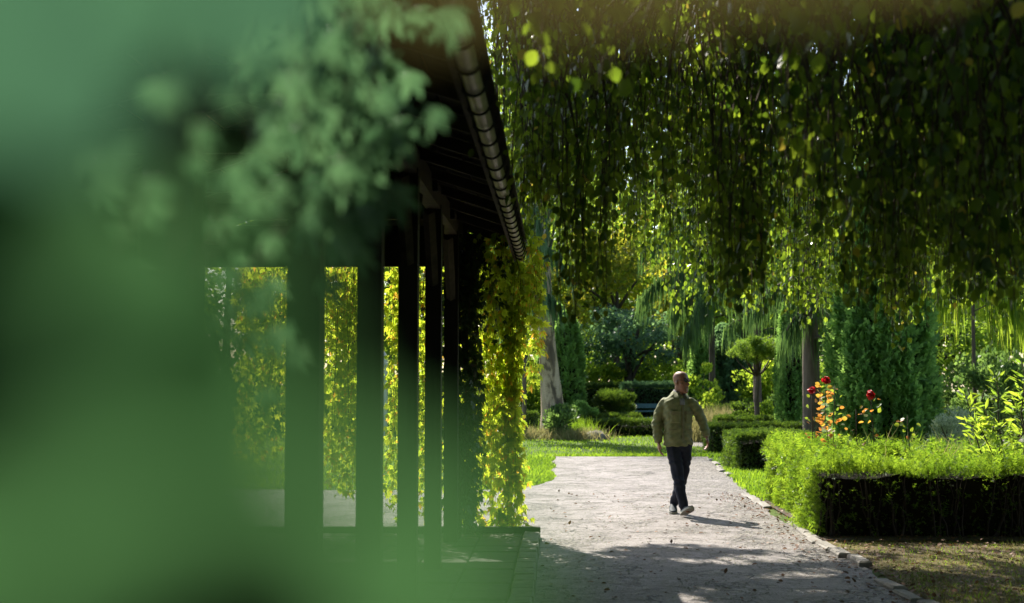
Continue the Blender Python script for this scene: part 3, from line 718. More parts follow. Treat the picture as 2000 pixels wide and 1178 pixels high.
# curtains further round the tree, beyond the frame, and behind the first rows, which keep the place dark
for i in range(420):
    a = rng.uniform(.4, 11.5); b_ = rng.uniform(1.5, 17.0)
    if a < .12*b_+.0 and b_ < 4: a += 1
    STR.append((a, b_, rng.uniform(5.5, 8.0), rng.uniform(1.75, 2.9)+.27*b_ if a < .33*b_ else rng.uniform(2, 3)))
STR = np.array(STR); ns_ = len(STR)
Ls = np.clip(STR[:,2]-STR[:,3], .4, 4.4); STR[:,2] = STR[:,3]+Ls
lp = 0.052; nleaf = (Ls/lp).astype(int); sid = np.repeat(np.arange(ns_), nleaf)
tt = np.concatenate([np.arange(k)/max(k,1) for k in nleaf])          # 0 at the top
sw = rng.normal(0, .10, (ns_, 2)); ph = rng.uniform(0, 6, ns_); amp = rng.uniform(.02, .07, ns_)
def strand_pos(s, t):
    x = STR[s,0]+sw[s,0]*(1-t)**2*2+amp[s]*np.sin(t*5+ph[s]); y = STR[s,1]+sw[s,1]*(1-t)**2*2+amp[s]*np.cos(t*4+ph[s])
    return np.stack([x, y, STR[s,2]-(STR[s,2]-STR[s,3])*t], -1)
P = strand_pos(sid, tt); n = len(P); az = rng.uniform(0, 2*np.pi, n); off = rng.uniform(.01, .17, n)*(.2+.8*(1-tt))*(.5+.5*np.sin(tt*9+ph[sid])**2)
out = np.stack([np.cos(az), np.sin(az), np.zeros(n)], -1); P = P+out*off[:, None]+rng.normal(0, .012, (n,3))
D = nrm(out*.45+np.array([0,0,-1.])+.28*rng.normal(size=(n,3))); N = nrm(out+.75*rng.normal(size=(n,3)))
S = rng.uniform(.040, .080, n); keep = rng.random(n) < .93
P, D, N, S = P[keep], D[keep], N[keep], S[keep]
m = split_largest(P, S, 300)
single_leaves(single_mesh('beech_leaf', LEAF8, M['beech']), P[m], D[m], N[m], S[m], bt)
scatter('foliage', LEAF4, P[~m], D[~m], N[~m], S[~m], M['beech'], bt)
pth = np.stack([strand_pos(np.arange(ns_), np.full(ns_, q)) for q in np.linspace(0, 1, 6)], 1)
twigs('twigs', pth, .0085, .002, M['twig'], bt)
# crown roof above the frame; left and rear parts added to block sky
nr = 132000; nk = 1700; gx = rng.uniform(.9, 13.5, nk); gy = rng.uniform(-9, 13.0, nk); gx[600:800] = rng.uniform(-3.2, .6, 200); gy[600:800] = rng.uniform(2.1, 11, 200); gx[1550:1700] = rng.uniform(-1.8, 1.2, 150); gy[1550:1700] = rng.uniform(-9, -3, 150); gx[800:1150] = rng.uniform(-8.5, -1.5, 350); gy[800:1150] = rng.uniform(-9, 11, 350); gx[:90] = rng.uniform(.95, 2.9, 90); gy[:90] = rng.uniform(10.8, 13.0, 90)
cz = rng.uniform(6.4, 9.6, nk); cxx, cyy = gx-.40*cz, gy+.92*cz; cz = np.maximum(cz, 3.2+.275*cyy); cxx, cyy = gx-.40*cz, gy+.92*cz
lowx = ((np.arange(nk) < 600) | (np.arange(nk) >= 1150)) & (gy < 1.9) & (gy > -2.6); cxx += np.where(lowx & (gx < 1.75), 1.0, 0)
gyl = gy+.55*np.sin(gx*1.9)+.3*np.sin(gx*4.3+1); cyy += np.where(gy > 11.5, gyl-gy, 0)
k = rng.integers(0, nk, nr); q = nrm(rng.normal(size=(nr,3)))*(rng.random(nr)**.5)[:, None]
P = np.stack([cxx, cyy, cz], -1)[k]+q*np.array([.78,.78,.45])
hx, hy, hr = rng.uniform(.6, 5.0, 60), rng.uniform(9.2, 13.4, 60), rng.uniform(.12, .34, 60); hx = np.append(hx, rng.uniform(2.8, 8.5, 46)); hy = np.append(hy, rng.uniform(10.2, 13.6, 46)); hr = np.append(hr, rng.uniform(.16, .42, 46))     # gaps that let flecks of sun through
pgx, pgy = P[:,0]+.40*P[:,2], P[:,1]-.92*P[:,2]; ok = np.ones(nr, bool)
for a, b_, c_ in zip(hx, hy, hr): ok &= ((pgx-a)/1.6)**2+(pgy-b_)**2 > c_**2
P = P[ok]; nr = len(P); D = rand_dirs(rng, nr, .7); N = nrm(rng.normal(size=(nr,3))+np.array([0,0,.8]))
scatter('canopy_blocker', LEAF2, P, D, N, rng.uniform(.17,.32,nr), M['beech'], bt)
nr = 34000; a = rng.uniform(-.45*np.pi, .75*np.pi, nr); a = -a; zz = rng.uniform(.6, 6.8, nr); rad = 8.6*np.sqrt(np.clip(1-(zz/9.5)**2, .1, 1))+rng.normal(0, .5, nr)  # unseen leaf shell behind and to the right, added to darken the shade
P = np.stack([5.2+rad*np.cos(a), 3.2+rad*np.sin(a), zz], -1); k = (P[:,0] > .75+.25*np.sin(zz*3)) & ((P[:,1] < -.8) | (P[:,0] > 6.2)) & ((P[:,2] > 1.5) | (P[:,1] < 2)); P = P[k]
n2 = 14000; a = rng.uniform(-1.05*np.pi, -.1*np.pi, n2); zz = rng.uniform(.4, 8.5, n2); rad = (7.5+1.2*np.sin(a*7))*np.sqrt(np.clip(1-(zz/10.5)**2, .1, 1))+rng.normal(0, .4, n2)  # further unseen shell behind the camera, added to block sky
P2 = np.stack([-1.0+rad*np.cos(a), -1.2+rad*np.sin(a), zz], -1); P2 = P2[(P2[:,1] < -1.6)]; P = np.concatenate([P, P2]); nr = len(P)
scatter('blocker_curtain', LEAF2, P, rand_dirs(rng, nr, 1.2), rng.normal(size=(nr,3)), rng.uniform(.16,.30,nr), M['beech'], bt)

# ---------------------------------------------------------------- creeper at the far end of the colonnade
def creeper(name, org, label, specs, seed, n_single=0, mat='creeper', size=(.05,.10), stems=None, step=.045):
    rng = np.random.default_rng(seed); o = thing(name, org, label, 'climbing plant'); ST = []
    for (n, x0, x1, y0, y1, z0, z1, dz) in specs:
        for _ in range(n):
            ST.append((rng.uniform(x0, x1), rng.uniform(y0, y1), z1+rng.normal(0, .06), z0+abs(rng.normal(0, dz))))
    ST = np.array(ST); ST[:,3] = np.minimum(ST[:,3], ST[:,2]-.1); L = ST[:,2]-ST[:,3]; nl = (L/step).astype(int)+1; sid = np.repeat(np.arange(len(ST)), nl)
    t = np.concatenate([np.arange(k)/max(k-1,1) for k in nl]); ph = rng.uniform(0,6,len(ST)); am = rng.uniform(.01,.06,len(ST))
    def pos(s, t): return np.stack([ST[s,0]+am[s]*np.sin(t*6+ph[s]), ST[s,1]+am[s]*np.cos(t*5+ph[s]), ST[s,2]-(ST[s,2]-ST[s,3])*t], -1)
    P = pos(sid, t); n = len(P); a = rng.uniform(0, 2*np.pi, n); out = np.stack([np.cos(a), np.sin(a), np.zeros(n)], -1)
    P += out*rng.uniform(.01,.09,n)[:, None]; D = nrm(out*.6+np.array([0,0,-1.])+.3*rng.normal(size=(n,3))); N = nrm(out*.9+.6*rng.normal(size=(n,3))+np.array([0,0,.4]))
    S = rng.uniform(*size, n)
    if n_single:
        m = split_largest(P, S, n_single); single_leaves(single_mesh(name+'_leaf', PALM_HI, M[mat]), P[m], D[m], N[m], S[m], o)
    else: m = np.zeros(n, bool)
    if (~m).any(): scatter('foliage', PALM, P[~m], D[~m], N[~m], S[~m], M[mat], o)
    twigs('tendrils', np.stack([pos(np.arange(len(ST)), np.full(len(ST), q)) for q in np.linspace(0,1,7)], 1), .004, .0015, M['twig'], o)
    if stems:
        for s_ in stems: MB().tube(*s_, 7).build('stem', M['vine_wood'], o, True)
    return o
creeper('creeper', (-.6, 14.9, 0), 'yellow-green creeper column hanging to the ground at the corner of the colonnade', [
    (20, -.76, -.38, 14.95, 15.08, .06, 2.95, .4), (5, -.56, -.46, 14.95, 15.05, .04, 3.0, .1), (9, -1.0, -.84, 14.8, 15.1, .04, 3.0, .3),
    (7, -.40, -.18, 14.9, 15.2, 1.5, 2.9, .4), (18, -1.0, -.08, 14.2, 15.2, 2.2, 3.08, .22), (26, -.95, -.30, 14.9, 15.05, .02, .2, .05)], 41, 300, 'creeper', (.055,.115),
    stems=[([(-.93,14.75,-.02), (-.86,14.7,.35), (-.98,14.72,.8), (-.88,14.74,1.4), (-.95,14.76,2.1), (-.9,14.8,2.95)], [.055,.045,.04,.035,.03,.02]),
           ([(-1.05,14.7,-.02), (-1.1,14.7,.5), (-.99,14.72,1.1), (-1.06,14.75,1.9), (-1.0,14.8,2.9)], [.04,.035,.032,.028,.02])], step=.042)
creeper('ivy', (-.95, 14.4, 0), 'dark ivy mass wrapped round the last post of the colonnade', [(30, -1.12, -.80, 14.25, 14.6, .1, 3.0, .25), (12, -1.0, -.55, 14.3, 14.6, 2.0, 3.0, .3)], 44, 0, 'ivy', (.05,.09),
    stems=[([(-1.0,14.35,-.02), (-.96,14.32,.6), (-1.04,14.35,1.4), (-.97,14.4,2.9)], [.05,.045,.04,.03])])
creeper('creeper', (-2.3, 15.2, 0), 'sunlit creeper curtain seen between the dark posts at the far opening', [
    (18, -1.78, -1.5, 15.1, 15.5, .15, 2.9, .4), (10, -1.40, -1.28, 15.1, 15.4, .1, 2.9, .3), (34, -2.42, -1.95, 15.1, 15.5, .35, 2.9, .5),
    (52, -3.45, -2.45, 15.1, 15.5, .7, 2.9, .6), (24, -3.6, -1.1, 15.0, 15.4, 2.5, 2.95, .15)], 42, 120, 'creeper', (.05,.10))
# ---------------------------------------------------------------- creeper close to the lens, at the near end of the roof
rng = np.random.default_rng(51)
nv = thing('creeper', (-.7, 1.7, 0), 'blurred green creeper sprays hanging close by at the upper left', 'climbing plant')
Pn, Dn, Nn_, Sn = [], [], [], []; paths = []
def near_spray(pxs, Yd, nleaf, size, jx=.05):
    """a hanging spray given by its top and bottom view positions"""
    (xa, ya), (xb, yb) = pxs; a, b_ = np.array(W(xa, ya, Yd)), np.array(W(xb, yb, Yd*1.04))
    for i in range(nleaf):
        t_ = i/max(1, nleaf-1); p = a*(1-t_)+b_*t_+rng.normal(0, jx*.5, 3)
        Pn.append(p); az_ = rng.uniform(0, 6.28); Dn.append((math.cos(az_)*.4+.15, math.sin(az_)*.3, -1)); Nn_.append((rng.normal()*.5, -1+rng.normal()*.4, -.3+rng.normal()*.5)); Sn.append(rng.uniform(*size))
    paths.append(np.stack([a*(1-t_)+b_*t_+np.array([.01*math.sin(t_*7),0,0]) for t_ in np.linspace(0,1,6)]))
for pxs, Yd, nl_, sz in [(((720,-60),(735,480)), 2.1, 20, (.045,.075)), (((665,-60),(660,440)), 1.9, 20, (.042,.068)), (((600,-80),(600,340)), 1.7, 17, (.036,.060)),
                         (((745,-40),(722,290)), 2.2, 13, (.040,.065)), (((500,-80),(490,300)), 1.2, 15, (.020,.034)), (((330,380),(345,640)), .95, 10, (.018,.030)), (((640,180),(700,470)), 2.0, 14, (.045,.078)),
                         (((420,-80),(410,250)), .9, 12, (.018,.030)), (((240,300),(260,640)), .75, 9, (.016,.026)), (((560,380),(455,640)), 1.3, 13, (.020,.034)), (((640,-60),(700,230)), 1.8, 13, (.036,.062)), (((450,500),(490,760)), 1.2, 9, (.018,.030)),
                         (((540,-60),(620,300)), 1.4, 14, (.030,.050)), (((420,380),(400,620)), 1.0, 9, (.018,.028)), (((560,100),(650,430)), 1.8, 14, (.038,.064)), (((690,-60),(690,330)), 1.7, 12, (.034,.058))]:
    near_spray(pxs, Yd, nl_, sz, .07)
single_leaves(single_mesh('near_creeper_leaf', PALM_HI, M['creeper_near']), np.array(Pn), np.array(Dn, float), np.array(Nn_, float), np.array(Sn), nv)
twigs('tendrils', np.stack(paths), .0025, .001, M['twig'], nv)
# leaves almost against the lens: they melt into one green veil
nl2 = thing('leafy_branch', (-.06, .16, 1.5), 'huge green leaves out of focus right in front on the left', 'plant')
Pn, Dn, Nn_, Sn = [], [], [], []
def near_leaf(px, py, Yd, size, ang, tilt=0.0):
    Pn.append(np.array(W(px, py, Yd))); a = R(ang); Dn.append((math.cos(a), tilt, math.sin(a))); Nn_.append((.15, -1, -.5)); Sn.append(size)
def near_mid(px, py, Yd, size, ang, tilt=0.0):
    near_leaf(px-math.cos(R(ang))*size*.5*FPX/Yd, py+math.sin(R(ang))*size*.5*FPX/Yd, Yd, size, ang, tilt)
TOPL = [(-30,120,.20,.058,80), (430,30,.27,.034,-65), (230,20,.25,.036,-20), (560,10,.33,.026,-80)]
LOWL = [(-20,780,.17,.058,70), (-20,430,.26,.066,80), (430,800,.14,.030,-70), (455,1190,.12,.052,14), (370,690,.14,.034,-60), (60,540,.19,.040,-50), (-160,1280,.22,.075,25)]
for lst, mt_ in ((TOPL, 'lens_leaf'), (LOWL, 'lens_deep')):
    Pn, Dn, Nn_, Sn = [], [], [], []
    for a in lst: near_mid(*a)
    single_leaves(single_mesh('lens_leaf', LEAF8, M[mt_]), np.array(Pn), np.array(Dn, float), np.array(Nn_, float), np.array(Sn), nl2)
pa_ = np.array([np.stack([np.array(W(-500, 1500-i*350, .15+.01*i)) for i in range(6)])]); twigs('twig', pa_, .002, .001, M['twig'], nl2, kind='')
# a brown twig end and dry leaves just over the lens
nl3 = thing('overhanging_twig', (.03, .2, 1.68), 'out-of-focus brown and olive leaves hanging in at the top edge', 'plant')
M['olive_leaf'] = leaf_mat('olive_brown_leaf', (.12,.09,.035), (.15,.12,.04), (.09,.07,.03), (.11,.095,.03), .45, .5, .4)
Pn, Dn, Nn_, Sn = [], [], [], []
for a in [(720,-120,.16,.020,8), (960,-110,.17,.020,-5), (1190,-110,.18,.022,5), (1450,-120,.2,.022,0), (1680,-140,.22,.022,6), (800,-60,.2,.010,-60)]:
    near_leaf(*a)
single_leaves(single_mesh('dry_leaf', LEAF8, M['olive_leaf']), np.array(Pn), np.array(Dn, float), np.array(Nn_, float), np.array(Sn), nl3)
twigs('twig', np.array([np.stack([np.array(W(500+i*300, -420, .18+.01*i)) for i in range(6)])]), .0015, .001, M['twig'], nl3, kind='')

# ---------------------------------------------------------------- main hedge bed on the right
hedge('bed_hedge', 2.66, 10.5, 15.0, 16.15, .76, 'long low yew hedge with black shaded front and sunlit yellow-green top', 'yew', 17000, .068, 61, 1.4, SHOOT, faces=dict(top=1.5, front=.55, back=.1, left=3.2, right=.05), rough=.045, inset=.13, stems=16)
hedge('bed_hedge', 2.92, 3.85, 16.2, 19.9, .80, 'shaggy bright yew hedge arm running back along the path kerb', 'yew', 14000, .070, 62, 1.5, SHOOT, faces=dict(top=1.6, front=.1, back=.2, left=2.6, right=.3), rough=.05)
rng = np.random.default_rng(63)                 # the planting inside the hedge ring
n = 9000; X = rng.uniform(3.3, 9.5, n); Y = rng.uniform(16.2, 20.6, n); P = np.stack([X, Y, rng.uniform(.25,.62,n)+.08*np.sin(X*2.3)*np.sin(Y*1.9)], -1)
D = np.stack([rng.normal(0,.45,n), rng.normal(0,.45,n), np.ones(n)], -1)
scatter('bed_growth', SHOOT, P, D, rng.normal(size=(n,3)), rng.uniform(.14,.34,n), M['yew'])
n = 9000; X = rng.uniform(3.0, 9.5, n); Y = rng.uniform(15.6, 20.6, n); P = np.stack([X, Y, rng.uniform(.45,.65,n)], -1)
n = 5000; P = P[:n]
scatter('bed_grass', BLADE, P, np.stack([rng.normal(0,.5,n), rng.normal(0,.5,n), np.ones(n)], -1), rng.normal(size=(n,3)), rng.uniform(.12,.36,n), M['grass'], wid=np.full(n,.010))
n = 500; X = rng.uniform(3.0, 9.5, n); Y = rng.uniform(15.8, 20.4, n); P = np.stack([X, Y, rng.uniform(.6,.7,n)], -1)
scatter('bed_dry_stalks', BLADE, P, np.stack([rng.normal(0,.7,n), rng.normal(0,.6,n), np.ones(n)], -1), rng.normal(size=(n,3)), rng.uniform(.2,.45,n), M['straw'], wid=np.full(n,.008))
sheet('bed_soil', 2.8, 10.4, 16.0, 20.6, .006, M['soil'], 20, 20)
sheet('hedge_soil', 2.72, 10.5, 14.7, 16.2, .012, M['soil'], 30, 6, .0, .05)
hedge('small_hedge', 3.30, 4.75, 26.2, 28.4, .66, 'short dark block of hedge beside the path behind the bright yew arm', 'yew_dark', 7000, .085, 64, .6, SHOOT_S)

# roses
def petals(parent, c, r, seed):
    rng = np.random.default_rng(seed); n = 34; u = nrm(rng.normal(size=(n,3))+np.array([0,0,.15])); rad = rng.uniform(.15,.62,n)[:, None]*r
    P = np.array(c)+u*rad; N = u+.25*rng.normal(size=(n,3)); D = np.cross(u, rng.normal(size=(n,3)))+.3*np.array([0,0,1.])
    return scatter('bloom', LEAF8, P-nrm(D)*r*.3, D, N, rng.uniform(.5,.8,n)*r, M['petal'], parent, kind=None, wid=rng.uniform(.9,1.3,n)*r)
def rose(px, py, Y, label, leaf='rose_leaf', bloom=True, nl=40, h0=.45, seed=0, spread=.10, br=.048):
    rng = np.random.default_rng(seed); tip = W(px, py, Y); b = Vector((tip.x+random.uniform(-.12,.12), Y+.05, 0)); o = thing('rose_bush', b, label, 'rose')
    ar = arch(b+Vector((0,0,-.02)), tip, .0, 8, seed); MB().tube(ar, [.008,.008,.007,.007,.006,.005,.005,.004], 6).build('stem', M['twig'], o, True)
    A = np.array([list(v) for v in ar]); t = rng.uniform(3.2, 6.8, nl); k0 = t.astype(int); f = (t-k0)[:, None]; p = A[k0]*(1-f)+A[k0+1]*f
    a = rng.uniform(0, 6.28, nl); out = np.stack([np.cos(a), np.sin(a)*.6, rng.uniform(-.2,.5,nl)], -1); p = p+out*rng.uniform(.02, spread, nl)[:, None]
    single_leaves(single_mesh('rose_leaf_mesh', LEAF8, M[leaf]), p, out+np.array([0,0,.1])+.4*rng.normal(size=(nl,3)), rng.normal(size=(nl,3))+np.array([0,-.6,.6]), rng.uniform(.045,.075,nl), o)
    if bloom: petals(o, tip+Vector((0,0,.02)), br*1.35, seed)
    return o
rose(1586, 765, 18.0, 'red rose on a pale stalk, leftmost of the three blooms over the bed', nl=26, seed=71, spread=.13, br=.05)
rose(1614, 746, 17.4, 'dark red rose above a tall stem of orange leaves in the bed', 'autumn_leaf', nl=64, seed=72, spread=.085, br=.055)
rose(1701, 774, 17.0, 'bright red rose bloom standing right of the orange-leaved stem', nl=22, seed=73, spread=.11, br=.058)
rose(1630, 752, 17.7, 'yellowing leafy shoot without a bloom beside the dark red rose', nl=34, seed=74, bloom=False, spread=.12)
rose(1672, 800, 17.2, 'thin shoot with small orange leaves between two red roses', 'autumn_leaf', nl=16, seed=75, bloom=False, spread=.16)
rose(1772, 812, 16.9, 'short yellow-green rose shoot in front of the thuja column', nl=26, seed=76, bloom=False, spread=.14)
# tall stems with yellow-green leaves at the right edge
def stem_plant(px, py, Y, bx, label, mat='bright', nl=60, sz=(.05,.085), spread=.16, seed=0, name='tall_shrub_shoot', h0=2.5):
    rng = np.random.default_rng(seed); tip = W(px, py, Y); b = Vector((bx, Y+.1, 0)); o = thing(name, b, label, 'plant')
    ar = arch(b+Vector((0,0,-.02)), tip, .12, 9, seed); MB().tube(ar, [.014-.0013*k for k in range(9)], 6).build('stem', M['twig'], o, True)
    A = np.array([list(v) for v in ar]); t = rng.uniform(h0, 7.95, nl); k0 = t.astype(int); f = (t-k0)[:, None]; p = A[k0]*(1-f)+A[k0+1]*f
    a = rng.uniform(0, 6.28, nl); out = np.stack([np.cos(a), np.sin(a)*.7, rng.uniform(.1,.7,nl)], -1); p = p+out*(rng.uniform(.01, spread, nl)*(1.2-t/9))[:, None]
    single_leaves(single_mesh(name+'_leaf', LEAFN if mat == 'bright' else LEAF8, M[mat]), p, out+.3*rng.normal(size=(nl,3)), rng.normal(size=(nl,3))+np.array([0,-.5,.6]), rng.uniform(*sz, nl)*1.35, o)
    return o
for i, (px, py, Y, bx, lb) in enumerate([(1995,705,15.6,5.1,'tallest yellow-green leafy shoot at the right edge of the bed'), (1945,735,16.2,5.0,'arching yellow-green shoot just left of the tallest one at the right edge'),
        (1885,768,16.5,4.95,'slender yellow-green shoot leaning left in front of the white shrub'), (1925,800,16.0,5.0,'low bushy yellow-green shoot near the right end of the hedge'),
        (1980,775,16.4,5.3,'leafy yellow-green shoot low against the right edge'), (1905,822,15.9,4.9,'short yellow-green sprig lowest over the hedge top at right')]):
    stem_plant(px, py, Y, bx+.05*i, lb, 'bright', 90, (.06,.10), .2, 80+i)

# ---------------------------------------------------------------- middle distance
def at(px, Y): return Vector((W(px, 800, Y).x, Y, 0))
# pale leaning birch trunk with ivy at its foot
bb = at(1080, 42); ob = thing('birch_tree', bb, 'old birch with pale cracked trunk leaning at the lawn edge', 'tree')
tr = [bb+Vector(v) for v in ((.04,0,-.1), (.04,0,.15), (0,0,.8), (-.09,0,1.8), (-.18,0,2.9), (-.24,0,4.2), (-.3,0,6.0), (-.4,0,9.5), (-.4,0,13))]
MB().tube(tr, [.52,.44,.35,.29,.25,.22,.18,.12,.04], 16).build('trunk', M['birch'], ob, True)
rng = np.random.default_rng(90); P, C, q = clumped(rng, bb+Vector((-.3,0,10)), (3.4,3.4,4.2), 60, .9, 8000, .4)
lm = MB()
for i in range(14): lm.tube(arch(tr[5].lerp(tr[7], random.random()), C[i], .5, 5, i), [.07,.055,.04,.025,.01], 5)
lm.build('limbs', M['bark'], ob, True)
scatter('crown', LEAF2, P, rand_dirs(rng, 8000, .8), rng.normal(size=(8000,3)), rng.uniform(.06,.13,8000), M['bright'], ob)
shrub('ivy_clump', at(1088, 41.2), .95, .55, 'dark ivy clump wrapped round the foot of the birch', 'ivy', 'dark', 1800, .10, 91, 18, .25)
for i, (px, Y, mt_, lb) in enumerate([(1125, 41, 'straw', 'dry straw-coloured grass tuft between birch foot and boulder'), (1035, 41.3, 'straw', 'pale dry grass left of the birch foot'), (1110, 42.6, 'grass', 'tall light-green grass growing behind the birch trunk')]):
    n = 1400; b = at(px, Y); P = np.array(b)+rng.normal(size=(n,3))*np.array([.42,.25,0]); tt_ = thing('grass_tuft', b, lb, 'grass tuft')
    scatter('blades', BLADE, P, np.stack([rng.normal(0,.45,n), rng.normal(0,.45,n), np.ones(n)], -1), rng.normal(size=(n,3)), rng.uniform(.2,.6,n)*(1.15 if mt_ == 'grass' else .75), M[mt_], tt_, wid=np.full(n,.02))
# boulder
V = []; F = []; nu, nv_ = 14, 9; rb = random.Random(4)
for i in range(nv_+1):
    th = math.pi*.5*i/nv_
    for j in range(nu):
        a = 2*math.pi*j/nu; r_ = 1+.09*math.sin(3*a+i)+.05*math.sin(7*a+2*i); V.append((.40*math.cos(a)*math.cos(th)*r_, .3*math.sin(a)*math.cos(th)*r_, .27*math.sin(th)*r_-.02))
for i in range(nv_):
    for j in range(nu): F.append((i*nu+j, i*nu+(j+1)%nu, (i+1)*nu+(j+1)%nu, (i+1)*nu+j))
bo = at(1163, 41); MB().add([(x+bo.x, y_+bo.y, z) for x,y_,z in V], F)
mbb = MB(); mbb.add([(x+bo.x, y_+bo.y, z) for x,y_,z in V], F); tag(mbb.build('boulder', M['rock'], smooth=True), 'low grey rounded boulder on the lawn right of the birch', 'rock')

hs = lambda name, px0, px1, Y, dep, h, label, n=2600, ls=.10, seed=0, mat='yew_dark', **k: hedge(name, at(px0, Y).x, at(px1, Y).x, Y, Y+dep, h, label, mat, n, ls, seed, .5, SHOOT_S, **k)
hs('low_hedge', 1128, 1300, 44.2, .9, .46, 'low sunlit clipped hedge behind the lawn between boulder and man', 4200, .10, 201)
hs('low_hedge', 1150, 1252, 46.0, .9, .60, 'small dark clipped hedge under the topiary pine left of the bench', 2600, .10, 202)
hs('low_hedge', 995, 1050, 44.0, 1.2, .72, 'clipped hedge left of the birch trunk, half behind the creeper', 2600, .10, 203)
hs('low_hedge', 1385, 1580, 33.6, 1.2, .62, 'long clipped hedge across the back to the right of the man', 6500, .09, 204)
hs('low_hedge', 1400, 1560, 37.5, 1.0, .72, 'second clipped hedge line just beyond the one right of the man', 4500, .09, 205)
hs('low_hedge', 1800, 1960, 31.5, 1.0, .72, 'clipped hedge at the foot of the white shrub right of the thuja', 3500, .09, 206)
hs('tall_hedge', 1118, 1215, 52.0, 1.0, 1.55, 'sunlit-topped tall hedge behind the topiary pine', 4200, .13, 207)
hs('tall_hedge', 1216, 1330, 50.5, 1.1, 1.58, 'tall dark clipped hedge standing behind the blue bench', 5200, .13, 208, 'teal')
hs('tall_hedge', 260, 700, 48.0, 1.2, 1.7, 'long tall hedge seen left between the dark posts', 6000, .16, 251)
hs('tall_hedge', 700, 1010, 51.0, 1.2, 1.6, 'long tall hedge behind the creeper column', 5000, .16, 252)
# bench
bc = at(1262, 48.2); be = thing('park_bench', bc, 'blue-grey slatted garden bench in front of the tall dark hedge', 'bench')
for k, (dy, z_, h_) in enumerate([(.28,.86,.15), (.25,.68,.05)]): 
    MB().box((bc.x, bc.y+dy, z_), (1.9, .035, h_), (-.15,0,0)).build('back_slat', M['bench'], be)
for k in range(4): MB().box((bc.x, bc.y+.15-.12*k, .45), (1.9, .10, .035)).build('seat_slat', M['bench'], be)
for s in (-1, 1):
    MB().box((bc.x+s*.78, bc.y-.2, .21), (.06,.06,.45)).build('leg', M['iron'], be); MB().box((bc.x+s*.78, bc.y+.235, .44), (.06,.06,.9), (-.12,0,0)).build('leg', M['iron'], be)
# topiary pine
tp_ = at(1205, 47.5); o = shrub('topiary_pine', tp_, 1.42, .72, 'wide flat-bottomed dark topiary pine on short stems', 'topiary', 'yew_dark', 9000, .10, 210, 40, .26, SHOOT_S, leg=.55)
shrub('conifer_shrub', at(1135, 45.2), 1.15, .40, 'small egg-shaped green conifer between birch and topiary pine', 'shrub', 'thuja', 4500, .09, 211, 26, .24, SPRAY)
plume_column('columnar_conifer', at(1108, 47), 3.9, .55, 'slim dark green columnar conifer just right of the birch', nl=6000, ls=.16, seed=212)
plume_column('columnar_conifer', at(1086, 49.5), 4.3, .62, 'slim conifer close behind the birch trunk', nl=5000, ls=.16, seed=213)
plume_column('cypress', at(1415, 52), 3.6, 1.35, 'broad dark cypress right behind the man', 'conifer', 'teal', 11000, .2, 40, 214, .75)
plume_column('cypress', at(1372, 51), 3.9, .55, 'narrow lighter green cypress to the left of the broad dark one', 'conifer', 'thuja', 5000, .17, 24, 215, .8)
plume_column('columnar_conifer', at(1552, 37), 4.2, .50, 'narrow olive conifer left of the brown weeping cedar trunk', nl=6000, ls=.12, seed=216)
plume_column('thuja_column', at(1724, 31.5), 6.4, 1.12, 'massive dark green thuja column behind the roses', nl=22000, ls=.185, npl=60, seed=217, taper=.35)
shrub('leafy_sapling', at(1372, 43), 2.35, .55, 'light-green open sapling beside the head of the man', 'sapling', 'bright', 1500, .10, 218, 22, .20, LEAF4)
shrub('leafy_sapling', at(1406, 42), 1.75, .40, 'second smaller light-green sapling right of the first', 'sapling', 'bright', 900, .10, 219, 16, .18, LEAF4)
shrub('round_shrub', at(1452, 38.6), 1.15, .45, 'olive rounded shrub left of the thin pine stem', 'shrub', 'yew_dark', 3200, .07, 220, 24, .2)
shrub('round_shrub', at(1498, 39.6), 1.15, .34, 'yellow-green rounded shrub right of the thin pine stem', 'shrub', 'yew', 2600, .07, 221, 20, .2)
shrub('round_shrub', at(1535, 41), 1.3, .45, 'dark rounded shrub left of the weeping cedar trunk', 'shrub', 'dark', 3000, .09, 222, 20, .22)
shrub('willow_shrub', at(1866, 28.5), 1.25, .55, 'white-leaved dappled willow shrub right of the thuja', 'shrub', 'variegated', 5200, .06, 223, 34, .22, LEAFN)
shrub('willow_shrub', at(1575, 33), .95, .28, 'small pale shrub at the foot of the weeping cedar', 'shrub', 'variegated', 500, .05, 224, 12, .15, LEAFN)
